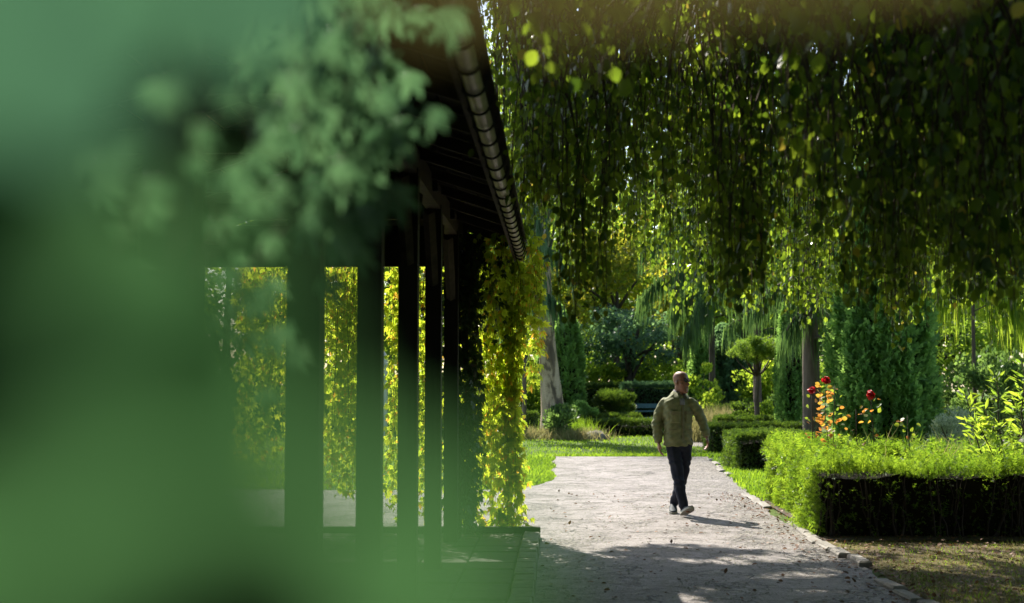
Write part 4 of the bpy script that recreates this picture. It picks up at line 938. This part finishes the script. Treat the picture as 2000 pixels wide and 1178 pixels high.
for i, (px, Y, h_, r_, mt_, lb) in enumerate([(1022,46,2.0,.8,'bright','bright bush behind the hedge left of the birch'), (1005,49,3.2,1.0,'mid','taller green bush far left of the birch'), (955,44,1.7,.9,'mid','green bush seen through the creeper column'),
        (1160,55,2.6,1.3,'bright','bright yellow-green bush behind the topiary pine'), (1290,56,2.8,1.4,'bright','glowing yellow-green bush left of the head of the man'), (1240,57,2.4,1.2,'bright','bright bush beneath the dark round tree'),
        (1510,50,2.4,1.2,'bright','sunlit bush glowing behind the thin pine'), (1440,41,.85,.5,'straw','pale dry seed heads behind the back hedge'), (1395,40,.8,.5,'straw','straw-coloured perennials close right of the man'),
        (1590,48,2.6,1.2,'mid','green bush behind the weeping cedar trunk'), (1900,40,2.6,1.6,'dark','dark bush mass right of the white shrub'), (1975,38,2.4,1.5,'dark','dark bush at the right edge behind the yellow shoots'),
        (760,46,2.0,1.4,'mid','green bush seen between the dark posts'), (680,44,2.4,1.4,'bright','bright bush seen between the second and third post'), (560,48,3.0,1.8,'mid','green bush seen at the left through the colonnade'), (1480,45,.9,.7,'yew_dark','low green plants under the thin pine')]):
    if mt_ == 'straw':
        n = 2200; b = at(px, Y); P = np.array(b)+rng.normal(size=(n,3))*np.array([r_*.8,.3,0]); tt_ = thing('perennials', b, lb, 'plant')
        scatter('blades', BLADE, P, np.stack([rng.normal(0,.25,n), rng.normal(0,.25,n), np.ones(n)], -1), rng.normal(size=(n,3)), rng.uniform(.45,1.1,n), M['straw'], tt_, wid=np.full(n,.016))
    else: shrub('garden_bush', at(px, Y), h_, r_, lb, 'bush', mt_, 3800, .13, 230+i, 34, .42)
# thin standard pine
pb = at(1479, 38); o = thing('standard_pine', pb, 'small pine with thin bare stem and mop of dark needles', 'tree')
MB().tube([pb+Vector(v) for v in ((0,0,-.05), (.02,0,.5), (-.02,0,1.2), (.02,0,1.9), (0,0,2.4))], [.10,.075,.07,.065,.04], 8).build('trunk', M['bark_grey'], o, True)
P, C, q = clumped(rng, pb+Vector((0,0,2.5)), (.75,.7,.42), 30, .22, 6000, .3); lm = MB()
for i in range(14): lm.tube(arch(pb+Vector((0,0,1.8)), C[i], -.1, 5, i), [.03,.025,.02,.015,.01], 5)
lm.build('limbs', M['twig'], o, True); scatter('crown', SHOOT_S, P, nrm(rng.normal(size=(6000,3))+np.array([0,0,.6])), rng.normal(size=(6000,3)), rng.uniform(.07,.12,6000), M['mid'], o)
# weeping cedars
weeping_conifer('weeping_cedar', at(1586, 33), 9.5, .20, 'weeping cedar with bare brown trunk and hanging green curtains behind the roses', nb=40, reach=1.5, zmin=.26, seed=240, drape=(.4,1.1), dens=190, lean=-.1)
weeping_conifer('weeping_cedar', at(1392, 46.5), 10.5, .10, 'weeping cedar whose curtains hang in the middle above the man', nb=34, reach=3.0, zmin=.33, seed=241, drape=(.6,1.5), dens=150, sw=.03, bark='bark')
weeping_conifer('weeping_cedar', at(1024, 41), 9.5, .06, 'blue-green weeping cedar hanging over the lawn left of the birch', nb=34, reach=1.6, zmin=.36, seed=242, drape=(.5,1.3), dens=170, mat='teal', sw=.028)
weeping_conifer('weeping_cedar', at(1480, 41), 8.0, .12, 'slim weeping cedar with curtains above the thin pine', nb=24, reach=1.3, zmin=.36, seed=243, drape=(.4,1.0), dens=150)
tag(weeping_conifer('weeping_birch', at(1905, 38), 12, .05, 'pale weeping tree with fine hanging foliage at the right', nb=44, reach=4.2, zmin=.28, seed=244, drape=(.8,2.2), dens=95, mat='bright', sw=.045), cat='weeping tree')
# stone pillar between the posts
pl = at(748, 41.5); MB_ = MB(); MB_.box((pl.x, pl.y, 1.2), (.24,.24,2.4)); MB_.box((pl.x, pl.y, .1), (.42,.42,.24)); MB_.add([(pl.x+a*.12, pl.y+b*.12, 2.4) for a,b in ((-1,-1),(1,-1),(1,1),(-1,1))]+[(pl.x, pl.y, 2.6)], [(0,1,4),(1,2,4),(2,3,4),(3,0,4)])
tag(MB_.build('stone_pillar', M['granite']), 'slim pale stone pillar standing on the lawn seen between two posts', 'pillar')

# ---------------------------------------------------------------- far trees
far = [(1228, 55, 4.7, 2.1, .22, 'teal', 'dark round-headed tree with straight black trunk behind the bench', 5200, .15, .42, 50, .5),
       (1205, 60, 8.5, 3.2, .2, 'yellow', 'yellowing tree above the dark round one', 9000, .20, .34, 70, .8),
       (1100, 66, 11, 4.4, .3, 'bright', 'bright green tree behind the birch', 9000, .24, .1, 80, 1.1),
       (1330, 70, 12, 4.8, .35, 'bright', 'tall bright tree behind the head of the man', 9000, .26, .08, 80, 1.2),
       (1460, 64, 10, 4, .3, 'mid', 'green tree behind the thin pine', 9000, .24, .05, 80, 1.0),
       (1570, 72, 12.5, 4.8, .35, 'bright', 'tall light tree behind the weeping cedar trunk', 9000, .26, .05, 80, 1.2),
       (1700, 66, 12, 4.4, .3, 'dark', 'dark tree behind the thuja column', 7000, .26, .05, 80, 1.2),
       (1830, 58, 10, 4, .3, 'mid', 'green tree right of the thuja column', 9000, .22, .04, 80, 1.0),
       (1960, 62, 11, 4.4, .3, 'mid', 'green tree at the right edge of the view', 8000, .24, .04, 80, 1.1),
       (2120, 55, 14, 5.0, .3, 'dark', 'dark tree just beyond the right edge', 5000, .26, .04, 60, 1.2),
       (980, 62, 14, 4.8, .3, 'mid', 'green tree behind the creeper column', 8000, .24, .05, 80, 1.1),
       (840, 58, 13, 4.8, .3, 'bright', 'bright tree seen past the last posts', 8000, .24, .05, 80, 1.1),
       (690, 60, 13, 5.0, .3, 'mid', 'green tree seen between the middle posts', 7000, .26, .05, 80, 1.1),
       (520, 56, 13, 5.0, .3, 'bright', 'bright tree seen left through the colonnade', 7000, .26, .05, 80, 1.1),
       (440, 50, 9, 3.8, .2, 'mid', 'rounded green tree left of the second post seen through the colonnade', 8000, .2, .03, 60, .9),
       (300, 54, 13, 5.0, .3, 'mid', 'green tree behind the near leaves on the far left', 4000, .28, .05, 60, 1.1),
       (1265, 102, 27, 9.5, .4, 'mid', 'very tall green tree rising furthest back in the middle', 9000, .55, .03, 90, 2.3),
       (1020, 100, 27, 9.5, .4, 'mid', 'very tall green tree furthest back at the left of the opening', 9000, .55, .03, 90, 2.3),
       (1500, 104, 27, 9.5, .4, 'mid', 'very tall green tree furthest back right of the middle', 9000, .55, .03, 90, 2.3),
       (1760, 102, 27, 9.5, .4, 'mid', 'very tall green tree furthest back behind the thuja', 9000, .55, .03, 90, 2.3),
       (2020, 98, 27, 9.5, .4, 'mid', 'very tall green tree furthest back at the right edge', 7000, .42, .03, 90, 1.9),
       (760, 98, 27, 9.5, .4, 'mid', 'very tall green tree furthest back left of the posts', 7000, .42, .03, 90, 1.9)]
for i, (px, Y, h_, r_, tr_, mt_, lb, nl_, ls_, cb_, nc_, cr_) in enumerate(far):
    broadleaf('broadleaf_tree', at(px, Y), h_, r_, tr_, lb, 'tree', mt_, nl_, ls_, cb_, 260+i, nc_, cr_)

# ================================================================== THE MAN
def fused(name, parts, vox, mat, parent, smooth_it=6, disp=None, cut=None):
    """one continuous skin grown over overlapping tapered forms (voxel remesh, smoothed)"""
    mb = MB()
    for p in parts: p(mb)
    me = bpy.data.meshes.new(name+'_raw'); me.from_pydata(mb.v, [], mb.f); me.update()
    tmp = bpy.data.objects.new(name+'_tmp', me); col.objects.link(tmp)
    r = tmp.modifiers.new('r', 'REMESH'); r.mode = 'VOXEL'; r.voxel_size = vox; r.use_smooth_shade = True
    s = tmp.modifiers.new('s', 'SMOOTH'); s.iterations = smooth_it; s.factor = .5
    dg = bpy.context.evaluated_depsgraph_get(); ev = tmp.evaluated_get(dg); me2 = bpy.data.meshes.new_from_object(ev)
    bpy.data.objects.remove(tmp); n = len(me2.vertices); co = np.empty(n*3, np.float32); me2.vertices.foreach_get('co', co); co = co.reshape(-1, 3)
    if disp is not None:
        no = np.empty(n*3, np.float32); me2.vertices.foreach_get('normal', no); co = co+no.reshape(-1,3)*disp(co)[:, None]
        me2.vertices.foreach_set('co', co.astype(np.float32).ravel()); me2.update()
    me2.name = name; me2.polygons.foreach_set('use_smooth', [True]*len(me2.polygons)); me2.materials.clear()
    return link_mesh(name, me2, mat, parent)
def limb(pts, radii, n=14, fx=1.0, fy=1.0):
    """tapered rounded form through points, elliptical (fx,fy scale the horizontal axes)"""
    def f(mb):
        P_ = [Vector(p) for p in pts]; R_ = list(radii)
        d0 = (P_[0]-P_[1]).normalized(); d1 = (P_[-1]-P_[-2]).normalized()
        PP = [P_[0]+d0*R_[0]*.95, P_[0]+d0*R_[0]*.7]+P_+[P_[-1]+d1*R_[-1]*.7, P_[-1]+d1*R_[-1]*.95]; RR = [R_[0]*.2, R_[0]*.7]+R_+[R_[-1]*.7, R_[-1]*.2]
        rings = []
        for i, p in enumerate(PP):
            d = (PP[min(i+1,len(PP)-1)]-PP[max(i-1,0)]).normalized(); ref = Vector((0,1,0)) if abs(d.y) < .85 else Vector((1,0,0))
            a = d.cross(ref).normalized(); b = a.cross(d).normalized()
            rings.append([p+(a*math.cos(2*math.pi*k/n)*fx+b*math.sin(2*math.pi*k/n)*fy)*RR[i] for k in range(n)])
        fs = [(i*n+k, i*n+(k+1)%n, (i+1)*n+(k+1)%n, (i+1)*n+k) for i in range(len(PP)-1) for k in range(n)]+[tuple(range(n-1,-1,-1)), tuple((len(PP)-1)*n+k for k in range(n))]
        mb.add([q for r in rings for q in r], fs)
    return f
def loft(sections, n=28):
    """closed body through horizontal ellipses: (x, y, z, rx, ry, turn)"""
    def f(mb):
        vs_ = []
        for x, y_, z, rx, ry, tn in sections:
            for k in range(n):
                a = 2*math.pi*k/n; c, s_ = math.cos(a), math.sin(a); e = .82
                ux = rx*math.copysign(abs(c)**e, c); uy = ry*math.copysign(abs(s_)**e, s_)
                vs_.append((x+ux*math.cos(tn)-uy*math.sin(tn), y_+ux*math.sin(tn)+uy*math.cos(tn), z))
        m_ = len(sections); fs = [(i*n+k, i*n+(k+1)%n, (i+1)*n+(k+1)%n, (i+1)*n+k) for i in range(m_-1) for k in range(n)]+[tuple(range(n-1,-1,-1)), tuple((m_-1)*n+k for k in range(n))]
        mb.add(vs_, fs)
    return f
MB0 = W(1327, 1003, 17.55); man_loc = Vector((MB0.x, 17.55, 0.004))
man = thing('person', (0,0,0), 'bald man in olive jacket, dark trousers and sunglasses walking up the path', 'person')
TN = R(20)                                       # chest turned a little to the right of the view
t = NT('skin'); nz = t.noise(18, 4); M['skin'] = t.done(t.pbr(t.ramp(nz, [(.3, (.20,.09,.055)), (.7, (.32,.15,.095))]), .48, t.bump(nz, .1, .002)))
t = NT('olive_cotton'); nz = t.noise(10, 6, .6, t.pos((1,1,.5))); nf = t.noise(240, 2)
M['jacket'] = t.done(t.pbr(t.ramp(nz, [(.3, (.14,.15,.072)), (.7, (.24,.25,.125))]), .72, t.bump(nf, .2, .001, t.bump(nz, .7, .02)), spec=.25))
M['jacket_edge'] = simple('olive_seam', (.12,.115,.06), (.2,.19,.105), 20, .75, .3, .002)
M['trousers'] = simple('navy_trousers', (.012,.014,.024), (.035,.038,.06), 9, .75, .6, .02, spec=.2)
M['shoe'] = simple('grey_blue_shoe', (.012,.02,.028), (.035,.05,.065), 30, .7, .3, .002)
M['sole'] = simple('pale_sole', (.35,.33,.28), (.5,.48,.42), 20, .7, .2, .002)
M['shirt'] = simple('grey_checked_shirt', (.10,.10,.12), (.34,.33,.35), 60, .8, .2, .002)
t = NT('dark_lens'); M['lens'] = t.done(t.pbr((.008,.006,.005), .25, spec=.25))
HT = R(48)                                       # head turned to the right
hc = Vector((.028, -.03, 1.625)); hd = Vector((math.sin(HT), -math.cos(HT), 0)); hs_ = Vector((math.cos(HT), math.sin(HT), 0))
def H(s_, f_, z_): return hc+hs_*s_+hd*f_+Vector((0,0,z_))
def headsec():
    # along z: (z, centre forward, half width, half depth)
    secs = [(-.142,.062,.018,.020), (-.134,.055,.032,.036), (-.115,.040,.048,.056), (-.09,.026,.058,.070), (-.06,.015,.064,.082), (-.03,.006,.069,.090), (0,0,.074,.096), (.03,-.004,.0765,.099), (.06,-.006,.075,.096), (.085,-.006,.066,.086), (.105,-.006,.052,.068), (.118,-.006,.034,.044), (.124,-.006,.012,.016)]
    return [(hc.x+hd.x*f_, hc.y+hd.y*f_, hc.z+z, w, d, HT) for z, f_, w, d in secs]
def ball(c, r, s=(1,1,1), n=10):
    def f(mb):
        vs_ = []; c_ = Vector(c)
        for i in range(n+1):
            th = -math.pi/2+math.pi*i/n
            for k in range(n*2): a = math.pi*k/n; vs_.append((c_.x+r*s[0]*math.cos(th+1e-3)*math.cos(a), c_.y+r*s[1]*math.cos(th+1e-3)*math.sin(a), c_.z+r*s[2]*math.sin(th)))
        m_ = n*2; mb.add(vs_, [(i*m_+k, i*m_+(k+1)%m_, (i+1)*m_+(k+1)%m_, (i+1)*m_+k) for i in range(n) for k in range(m_)])
    return f
def hand(wr, ax, pal, thumb, curl):
    """wr wrist, ax along the hand, pal direction the palm faces, thumb side; returns palm and five bent fingers"""
    wr, ax, pal, th = (Vector(v) for v in (wr, ax, pal, thumb)); ax.normalize(); th = (th-ax*th.dot(ax)).normalized(); pal = ax.cross(th)*(1 if ax.cross(th).dot(pal) > 0 else -1)
    out = []
    for k in range(4):
        s_ = .030-.020*k; out.append(limb([wr+th*s_*.5+ax*.01, wr+ax*.05+th*s_, wr+ax*.088+th*s_*1.05], [.015,.0145,.0115], 10))
        L = (.042,.048,.044,.034)[k]; p = wr+ax*.088+th*s_*1.05; a = 0; pts = [p]
        for j in range(3): a += curl*(1+.15*k); p = p+(ax*math.cos(a)+pal*math.sin(a))*L*(1,.62,.5)[j]; pts.append(p)
        out.append(limb(pts, [.0105,.0098,.009,.0078], 8))
    p = wr+ax*.022+th*.024; q = p+(ax*.7+th*.6+pal*.25)*.042; r_ = q+(ax*.95+pal*.4)*.032; out.append(limb([wr+ax*.01+th*.01, p, q, r_], [.016,.0145,.0115,.009], 8))
    return out
RSH, REL, RWR = (-.165,.012,1.372), (-.262,.045,1.14), (-.250,-.02,.885)
LSH, LEL, LWR = (.150,-.025,1.368), (.285,.04,1.15), (.335,-.03,.955)
RHIP, RKN, RAN = (-.085,.0,.90), (-.025,-.13,.49), (.035,-.27,.105)
LHIP, LKN, LAN = (.082,.0,.90), (.05,.01,.48), (-.045,.27,.115)
body = fused('body', [loft(headsec()), limb([H(0,-.02,-.06), (.012,.005,1.44), (0,.01,1.36)], [.060,.062,.085], 14),
    ball(H(0,.108,-.036), .019, (1,1,1.0)), limb([H(0,.090,.014), H(0,.112,-.030)], [.009,.013], 8), ball(H(.016,.098,-.040), .010), ball(H(-.016,.098,-.040), .010), ball(H(.05,.052,-.035), .026, (1,1,.8)), ball(H(-.05,.052,-.035), .026, (1,1,.8)), limb([H(-.028,.076,.028), H(.028,.076,.028)], [.013,.013], 8),
    limb([H(-.02,.086,-.078), H(.02,.086,-.078)], [.010,.010], 8), limb([H(-.018,.084,-.094), H(.018,.084,-.094)], [.009,.009], 8), ball(H(0,.074,-.128), .026, (1,1,.8)),
    ball(H(-.074,-.008,-.018), .03, (.42,.62,1)), ball(H(.074,-.008,-.018), .03, (.42,.62,1)),
    loft([(0,.01,z_,rx,ry,TN) for z_,rx,ry in ((.84,.14,.10),(.9,.16,.11),(1.0,.15,.105),(1.15,.155,.11),(1.3,.165,.11),(1.4,.15,.09),(1.45,.08,.06))]),
    limb([RSH, REL], [.05,.04]), limb([REL, RWR], [.04,.027]), limb([LSH, LEL], [.05,.04]), limb([LEL, LWR], [.04,.027]),
    limb([RHIP, RKN], [.085,.055]), limb([RKN, RAN], [.052,.036]), limb([LHIP, LKN], [.085,.055]), limb([LKN, LAN], [.052,.036]),
    limb([RAN, (.07,-.36,.085)], [.038,.03]), limb([LAN, (-.055,.17,.05)], [.038,.028])]
    + hand(RWR, (.05,-.10,-1), (.9,.3,0), (.1,-1,0), .30) + hand(LWR, (.22,-.12,-1), (-.9,.2,0), (0,-1,0), .42), .0070, M['skin'], man, 2)
M['lips'] = simple('lips', (.12,.045,.035), (.18,.07,.055), 30, .5, .1, .001)
MB().tube([H(-.024,.088,-.079), H(-.01,.098,-.077), H(.01,.098,-.077), H(.024,.088,-.079)], [.003,.0055,.0055,.003], 6).build('lips', M['lips'], body, True)
for s_ in (-1, 1): MB().tube([H(s_*.012,.094,.036), H(s_*.032,.092,.042), H(s_*.052,.076,.036)], [.003,.0045,.003], 5).build('eyebrow', M['iron'] if 'iron' in M else None, body, True)
def folds(co):
    x, y_, z = co[:,0], co[:,1], co[:,2]
    return (.0055*np.sin(z*46+x*19+3*np.sin(x*12+y_*9))*np.clip(1.2-np.abs(z-1.02)*3, .2, 1)+.003*np.sin(x*60+z*26+2*np.sin(z*15))+.003*np.sin(z*95-x*40+y_*30)).astype(np.float32)
jacket = fused('jacket', [loft([(-.01,.01,z_,rx,ry,TN) for z_,rx,ry in ((.835,.172,.140),(.85,.178,.146),(.93,.177,.146),(1.03,.170,.138),(1.15,.176,.14),(1.28,.186,.142),(1.36,.19,.13),(1.395,.185,.12),(1.425,.155,.105),(1.455,.112,.088),(1.475,.085,.075),(1.49,.075,.07))]),
    limb([RSH, (-.225,.03,1.27), REL], [.066,.066,.063]), limb([REL, (-.26,.01,1.0), (-.252,-.012,.905)], [.066,.058,.050]),
    limb([LSH, (.225,-.0,1.27), LEL], [.066,.066,.063]), limb([LEL, (.312,.01,1.06), (.330,-.02,.985)], [.066,.058,.051])], .0085, M['jacket'], man, 9, folds)
def tdir(a): return Vector((math.cos(a), math.sin(a), 0))
fr, rt = Vector((math.sin(TN), -math.cos(TN), 0)), Vector((math.cos(TN), math.sin(TN), 0)); tc = Vector((-.01,.01,0))
def surf(u, z, extra=0.0):                        # a point on the jacket front, u metres to the side of the zip
    rx = float(np.interp(z, [.86,1.03,1.15,1.28,1.36,1.41,1.445], [.171,.168,.176,.186,.19,.178,.13])); ry = float(np.interp(z, [.86,1.03,1.15,1.28,1.36,1.41,1.445], [.14,.138,.14,.142,.132,.115,.092]))
    q = min(.97, abs(u)/rx); return tc+rt*u+fr*(ry*(1-q**2.44)**.41+extra)+Vector((0,0,z))
def patch(name, u0, u1, z0, z1, lift, mat, parent, nu=8, nz=6, thick=.006):
    V = []; F = []
    for l_ in (lift, -.02):
        for i in range(nz+1):
            for j in range(nu+1): V.append(surf(u0+(u1-u0)*j/nu, z0+(z1-z0)*i/nz, l_))
    w_ = nu+1; m_ = (nz+1)*w_
    for i in range(nz):
        for j in range(nu): a = i*w_+j; F += [(a, a+1, a+w_+1, a+w_), (m_+a, m_+a+w_, m_+a+w_+1, m_+a+1)]
    for j in range(nu): F += [(j, m_+j, m_+j+1, j+1), (nz*w_+j, nz*w_+j+1, m_+nz*w_+j+1, m_+nz*w_+j)]
    for i in range(nz): a = i*w_; F += [(a, a+w_, m_+a+w_, m_+a), (a+nu, m_+a+nu, m_+a+nu+w_, a+nu+w_)]
    return MB().add(V, F).build(name, mat, parent, True)
patch('placket', -.012, .016, .85, 1.36, .008, M['jacket_edge'], jacket, 3, 18)
for u0, u1 in ((-.145,-.035), (.04,.145)):
    pk = patch('chest_pocket', u0, u1, 1.12, 1.24, .009, M['jacket'], jacket); patch('pocket_flap', u0-.004, u1+.004, 1.225, 1.27, .016, M['jacket_edge'], pk)
patch('waist_seam', -.155, .155, 1.035, 1.045, .006, M['jacket_edge'], jacket, 16, 2)
patch('shirt', -.03, .03, 1.34, 1.42, .012, M['shirt'], man)
# open collar: two folded wings and a band round the neck
def collar(name, r0, r1, z0, z1, drop, mat, parent, gap=.5):
    V = []; F = []; K = 26; c_ = Vector((.006,.0,0))
    for j in range(K+1):
        a = gap+(2*math.pi-2*gap)*j/K; d_ = fr*math.cos(a)+rt*math.sin(a); e_ = math.cos(a)
        wing = max(0, e_)*1.0; base = c_+Vector((0,0,z0-.03*wing))
        V += [base+d_*(r0+.004)+Vector((0,0,0)), base+d_*(r0-.006)+Vector((0,0,z1-z0)), base+d_*(r0+.006)+Vector((0,0,z1-z0+.004)), base+d_*(r1+.02*wing)+Vector((0,0,-drop-.03*wing))]
    for j in range(K):
        a = 4*j
        for q in range(3): F.append((a+q, a+4+q, a+5+q, a+1+q))
    return MB().add(V, F).build(name, mat, parent, True)
cl = collar('collar', .072, .112, 1.455, 1.508, -.012, M['jacket'], jacket, .42)
collar('shirt_collar', .062, .078, 1.45, 1.522, -.02, M['shirt'], man, .3)
def band(name, a, b, r, mat, parent):
    return MB().tube([a, b], [r, r], 16).build(name, mat, parent, True)
band('cuff', (-.2535,-.008,.925), (-.251,-.018,.885), .0475, M['jacket_edge'], jacket); band('cuff', (.326,-.012,.998), (.333,-.028,.962), .047, M['jacket_edge'], jacket)
def tfolds(co):
    x, y_, z = co[:,0], co[:,1], co[:,2]; return (.006*np.sin(z*58+x*25+2*np.sin(z*20+y_*8))*np.clip(1.1-np.abs(z-.45)*2.4, .25, 1)+.003*np.sin(x*90+z*20)).astype(np.float32)
trousers = fused('trousers', [loft([(0,.005,z_,rx,ry,TN*.6) for z_,rx,ry in ((.78,.13,.095),(.84,.145,.105),(.90,.142,.105),(.95,.12,.09))]),
    limb([RHIP, (-.055,-.06,.70), RKN], [.088,.086,.070]), limb([RKN, (.0,-.20,.30), (.032,-.262,.125)], [.070,.066,.060]),
    limb([LHIP, (.07,.0,.70), LKN], [.088,.084,.068]), limb([LKN, (.0,.14,.29), (-.04,.255,.13)], [.068,.064,.058])], .009, M['trousers'], man, 3, tfolds)
def shoe(heel, toe, up, parent):
    heel, toe, up = Vector(heel), Vector(toe), Vector(up).normalized(); L = toe-heel; ax = L.normalized(); sd = ax.cross(up).normalized(); up = sd.cross(ax).normalized()
    def prof(h0, h1, wfac, n=14):
        V = []; F = []; segs = 12
        for i in range(segs+1):
            q = i/segs; w = wfac*(.034+.016*math.sin(min(1, q*1.25)*math.pi*.62))*(math.sqrt(max(.02, 1-max(0,(q-.72)/.28)**2)))*(math.sqrt(max(.05, 1-max(0,(.14-q)/.14)**2))); c_ = heel+L*q
            a0, a1 = h0(q), h1(q)
            for k in range(n):
                a = math.pi*k/(n-1); V.append(c_+sd*math.cos(a)*w+up*(a0+(a1-a0)*max(0.0, math.sin(a))**.7))
            for s_ in (-1, 1): V.append(c_+sd*s_*w*.96+up*a0)
        w_ = n+2
        for i in range(segs):
            for k in range(n-1): F.append((i*w_+k, i*w_+k+1, (i+1)*w_+k+1, (i+1)*w_+k))
            F.append((i*w_+n, i*w_+n+1, (i+1)*w_+n+1, (i+1)*w_+n))
        F += [tuple(range(n-1, -1, -1)), tuple(segs*w_+k for k in range(n))]
        return V, F
    V, F = prof(lambda q: .018, lambda q: .018+(.075 if q < .3 else .075-.045*min(1,(q-.3)/.5))*(1 if q < .9 else .8), 1.0)
    sh = MB().add(V, F).build('shoe', M['shoe'], parent, True)
    V = []; F = []; segs = 14
    for i in range(segs+1):
        q = i/segs; w = 1.06*(.034+.016*math.sin(min(1, q*1.25)*math.pi*.62))*(math.sqrt(max(.06, 1-max(0,(q-.74)/.26)**2)))*(math.sqrt(max(.1, 1-max(0,(.12-q)/.12)**2))); c_ = heel-ax*.004+L*1.03*q
        V += [c_+sd*w, c_+sd*w+up*.026, c_-sd*w+up*.026, c_-sd*w]
    for i in range(segs):
        for k in range(4): F.append((4*i+k, 4*i+(k+1)%4, 4*i+4+(k+1)%4, 4*i+4+k))
    F += [(3,2,1,0), tuple(4*segs+k for k in range(4))]
    MB().add(V, F).build('sole', M['sole'], sh, False)
shoe((.01,-.225,.012), (.115,-.46,.115), (.05,.42,1), man)
shoe((-.05,.30,.05), (-.075,.045,.0), (0,-.2,1), man)
# sunglasses
gl = thing('x', (0,0,0), 'x', 'x'); bpy.data.objects.remove(gl)
sg = MB()
for s_ in (-1, 1):
    c_ = H(s_*.031, .1, .012); ring = [c_+hs_*.026*math.cos(a)+Vector((0,0,.019*math.sin(a)))-hd*.008*math.cos(a)*s_ for a in [2*math.pi*k/12 for k in range(13)]]; sg.tube(ring, .003, 5, False)
    sg.tube([H(s_*.055,.095,.018), H(s_*.078,.05,.018), H(s_*.080,-.01,.014)], .0028, 5)
sg.tube([H(-.008,.106,.016), H(.008,.106,.016)], .0028, 5)
gl = sg.build('sunglasses', M['iron'], man, True)
for s_ in (-1, 1):
    c_ = H(s_*.031, .0995, .012); V = [c_+hd*.002]+[c_+hs_*.025*math.cos(2*math.pi*k/12)+Vector((0,0,.018*math.sin(2*math.pi*k/12)))-hd*.008*math.cos(2*math.pi*k/12)*s_ for k in range(12)]
    MB().add(V, [(0, k+1, (k+1)%12+1) for k in range(12)]).build('lens', M['lens'], gl, True)
man.location = man_loc
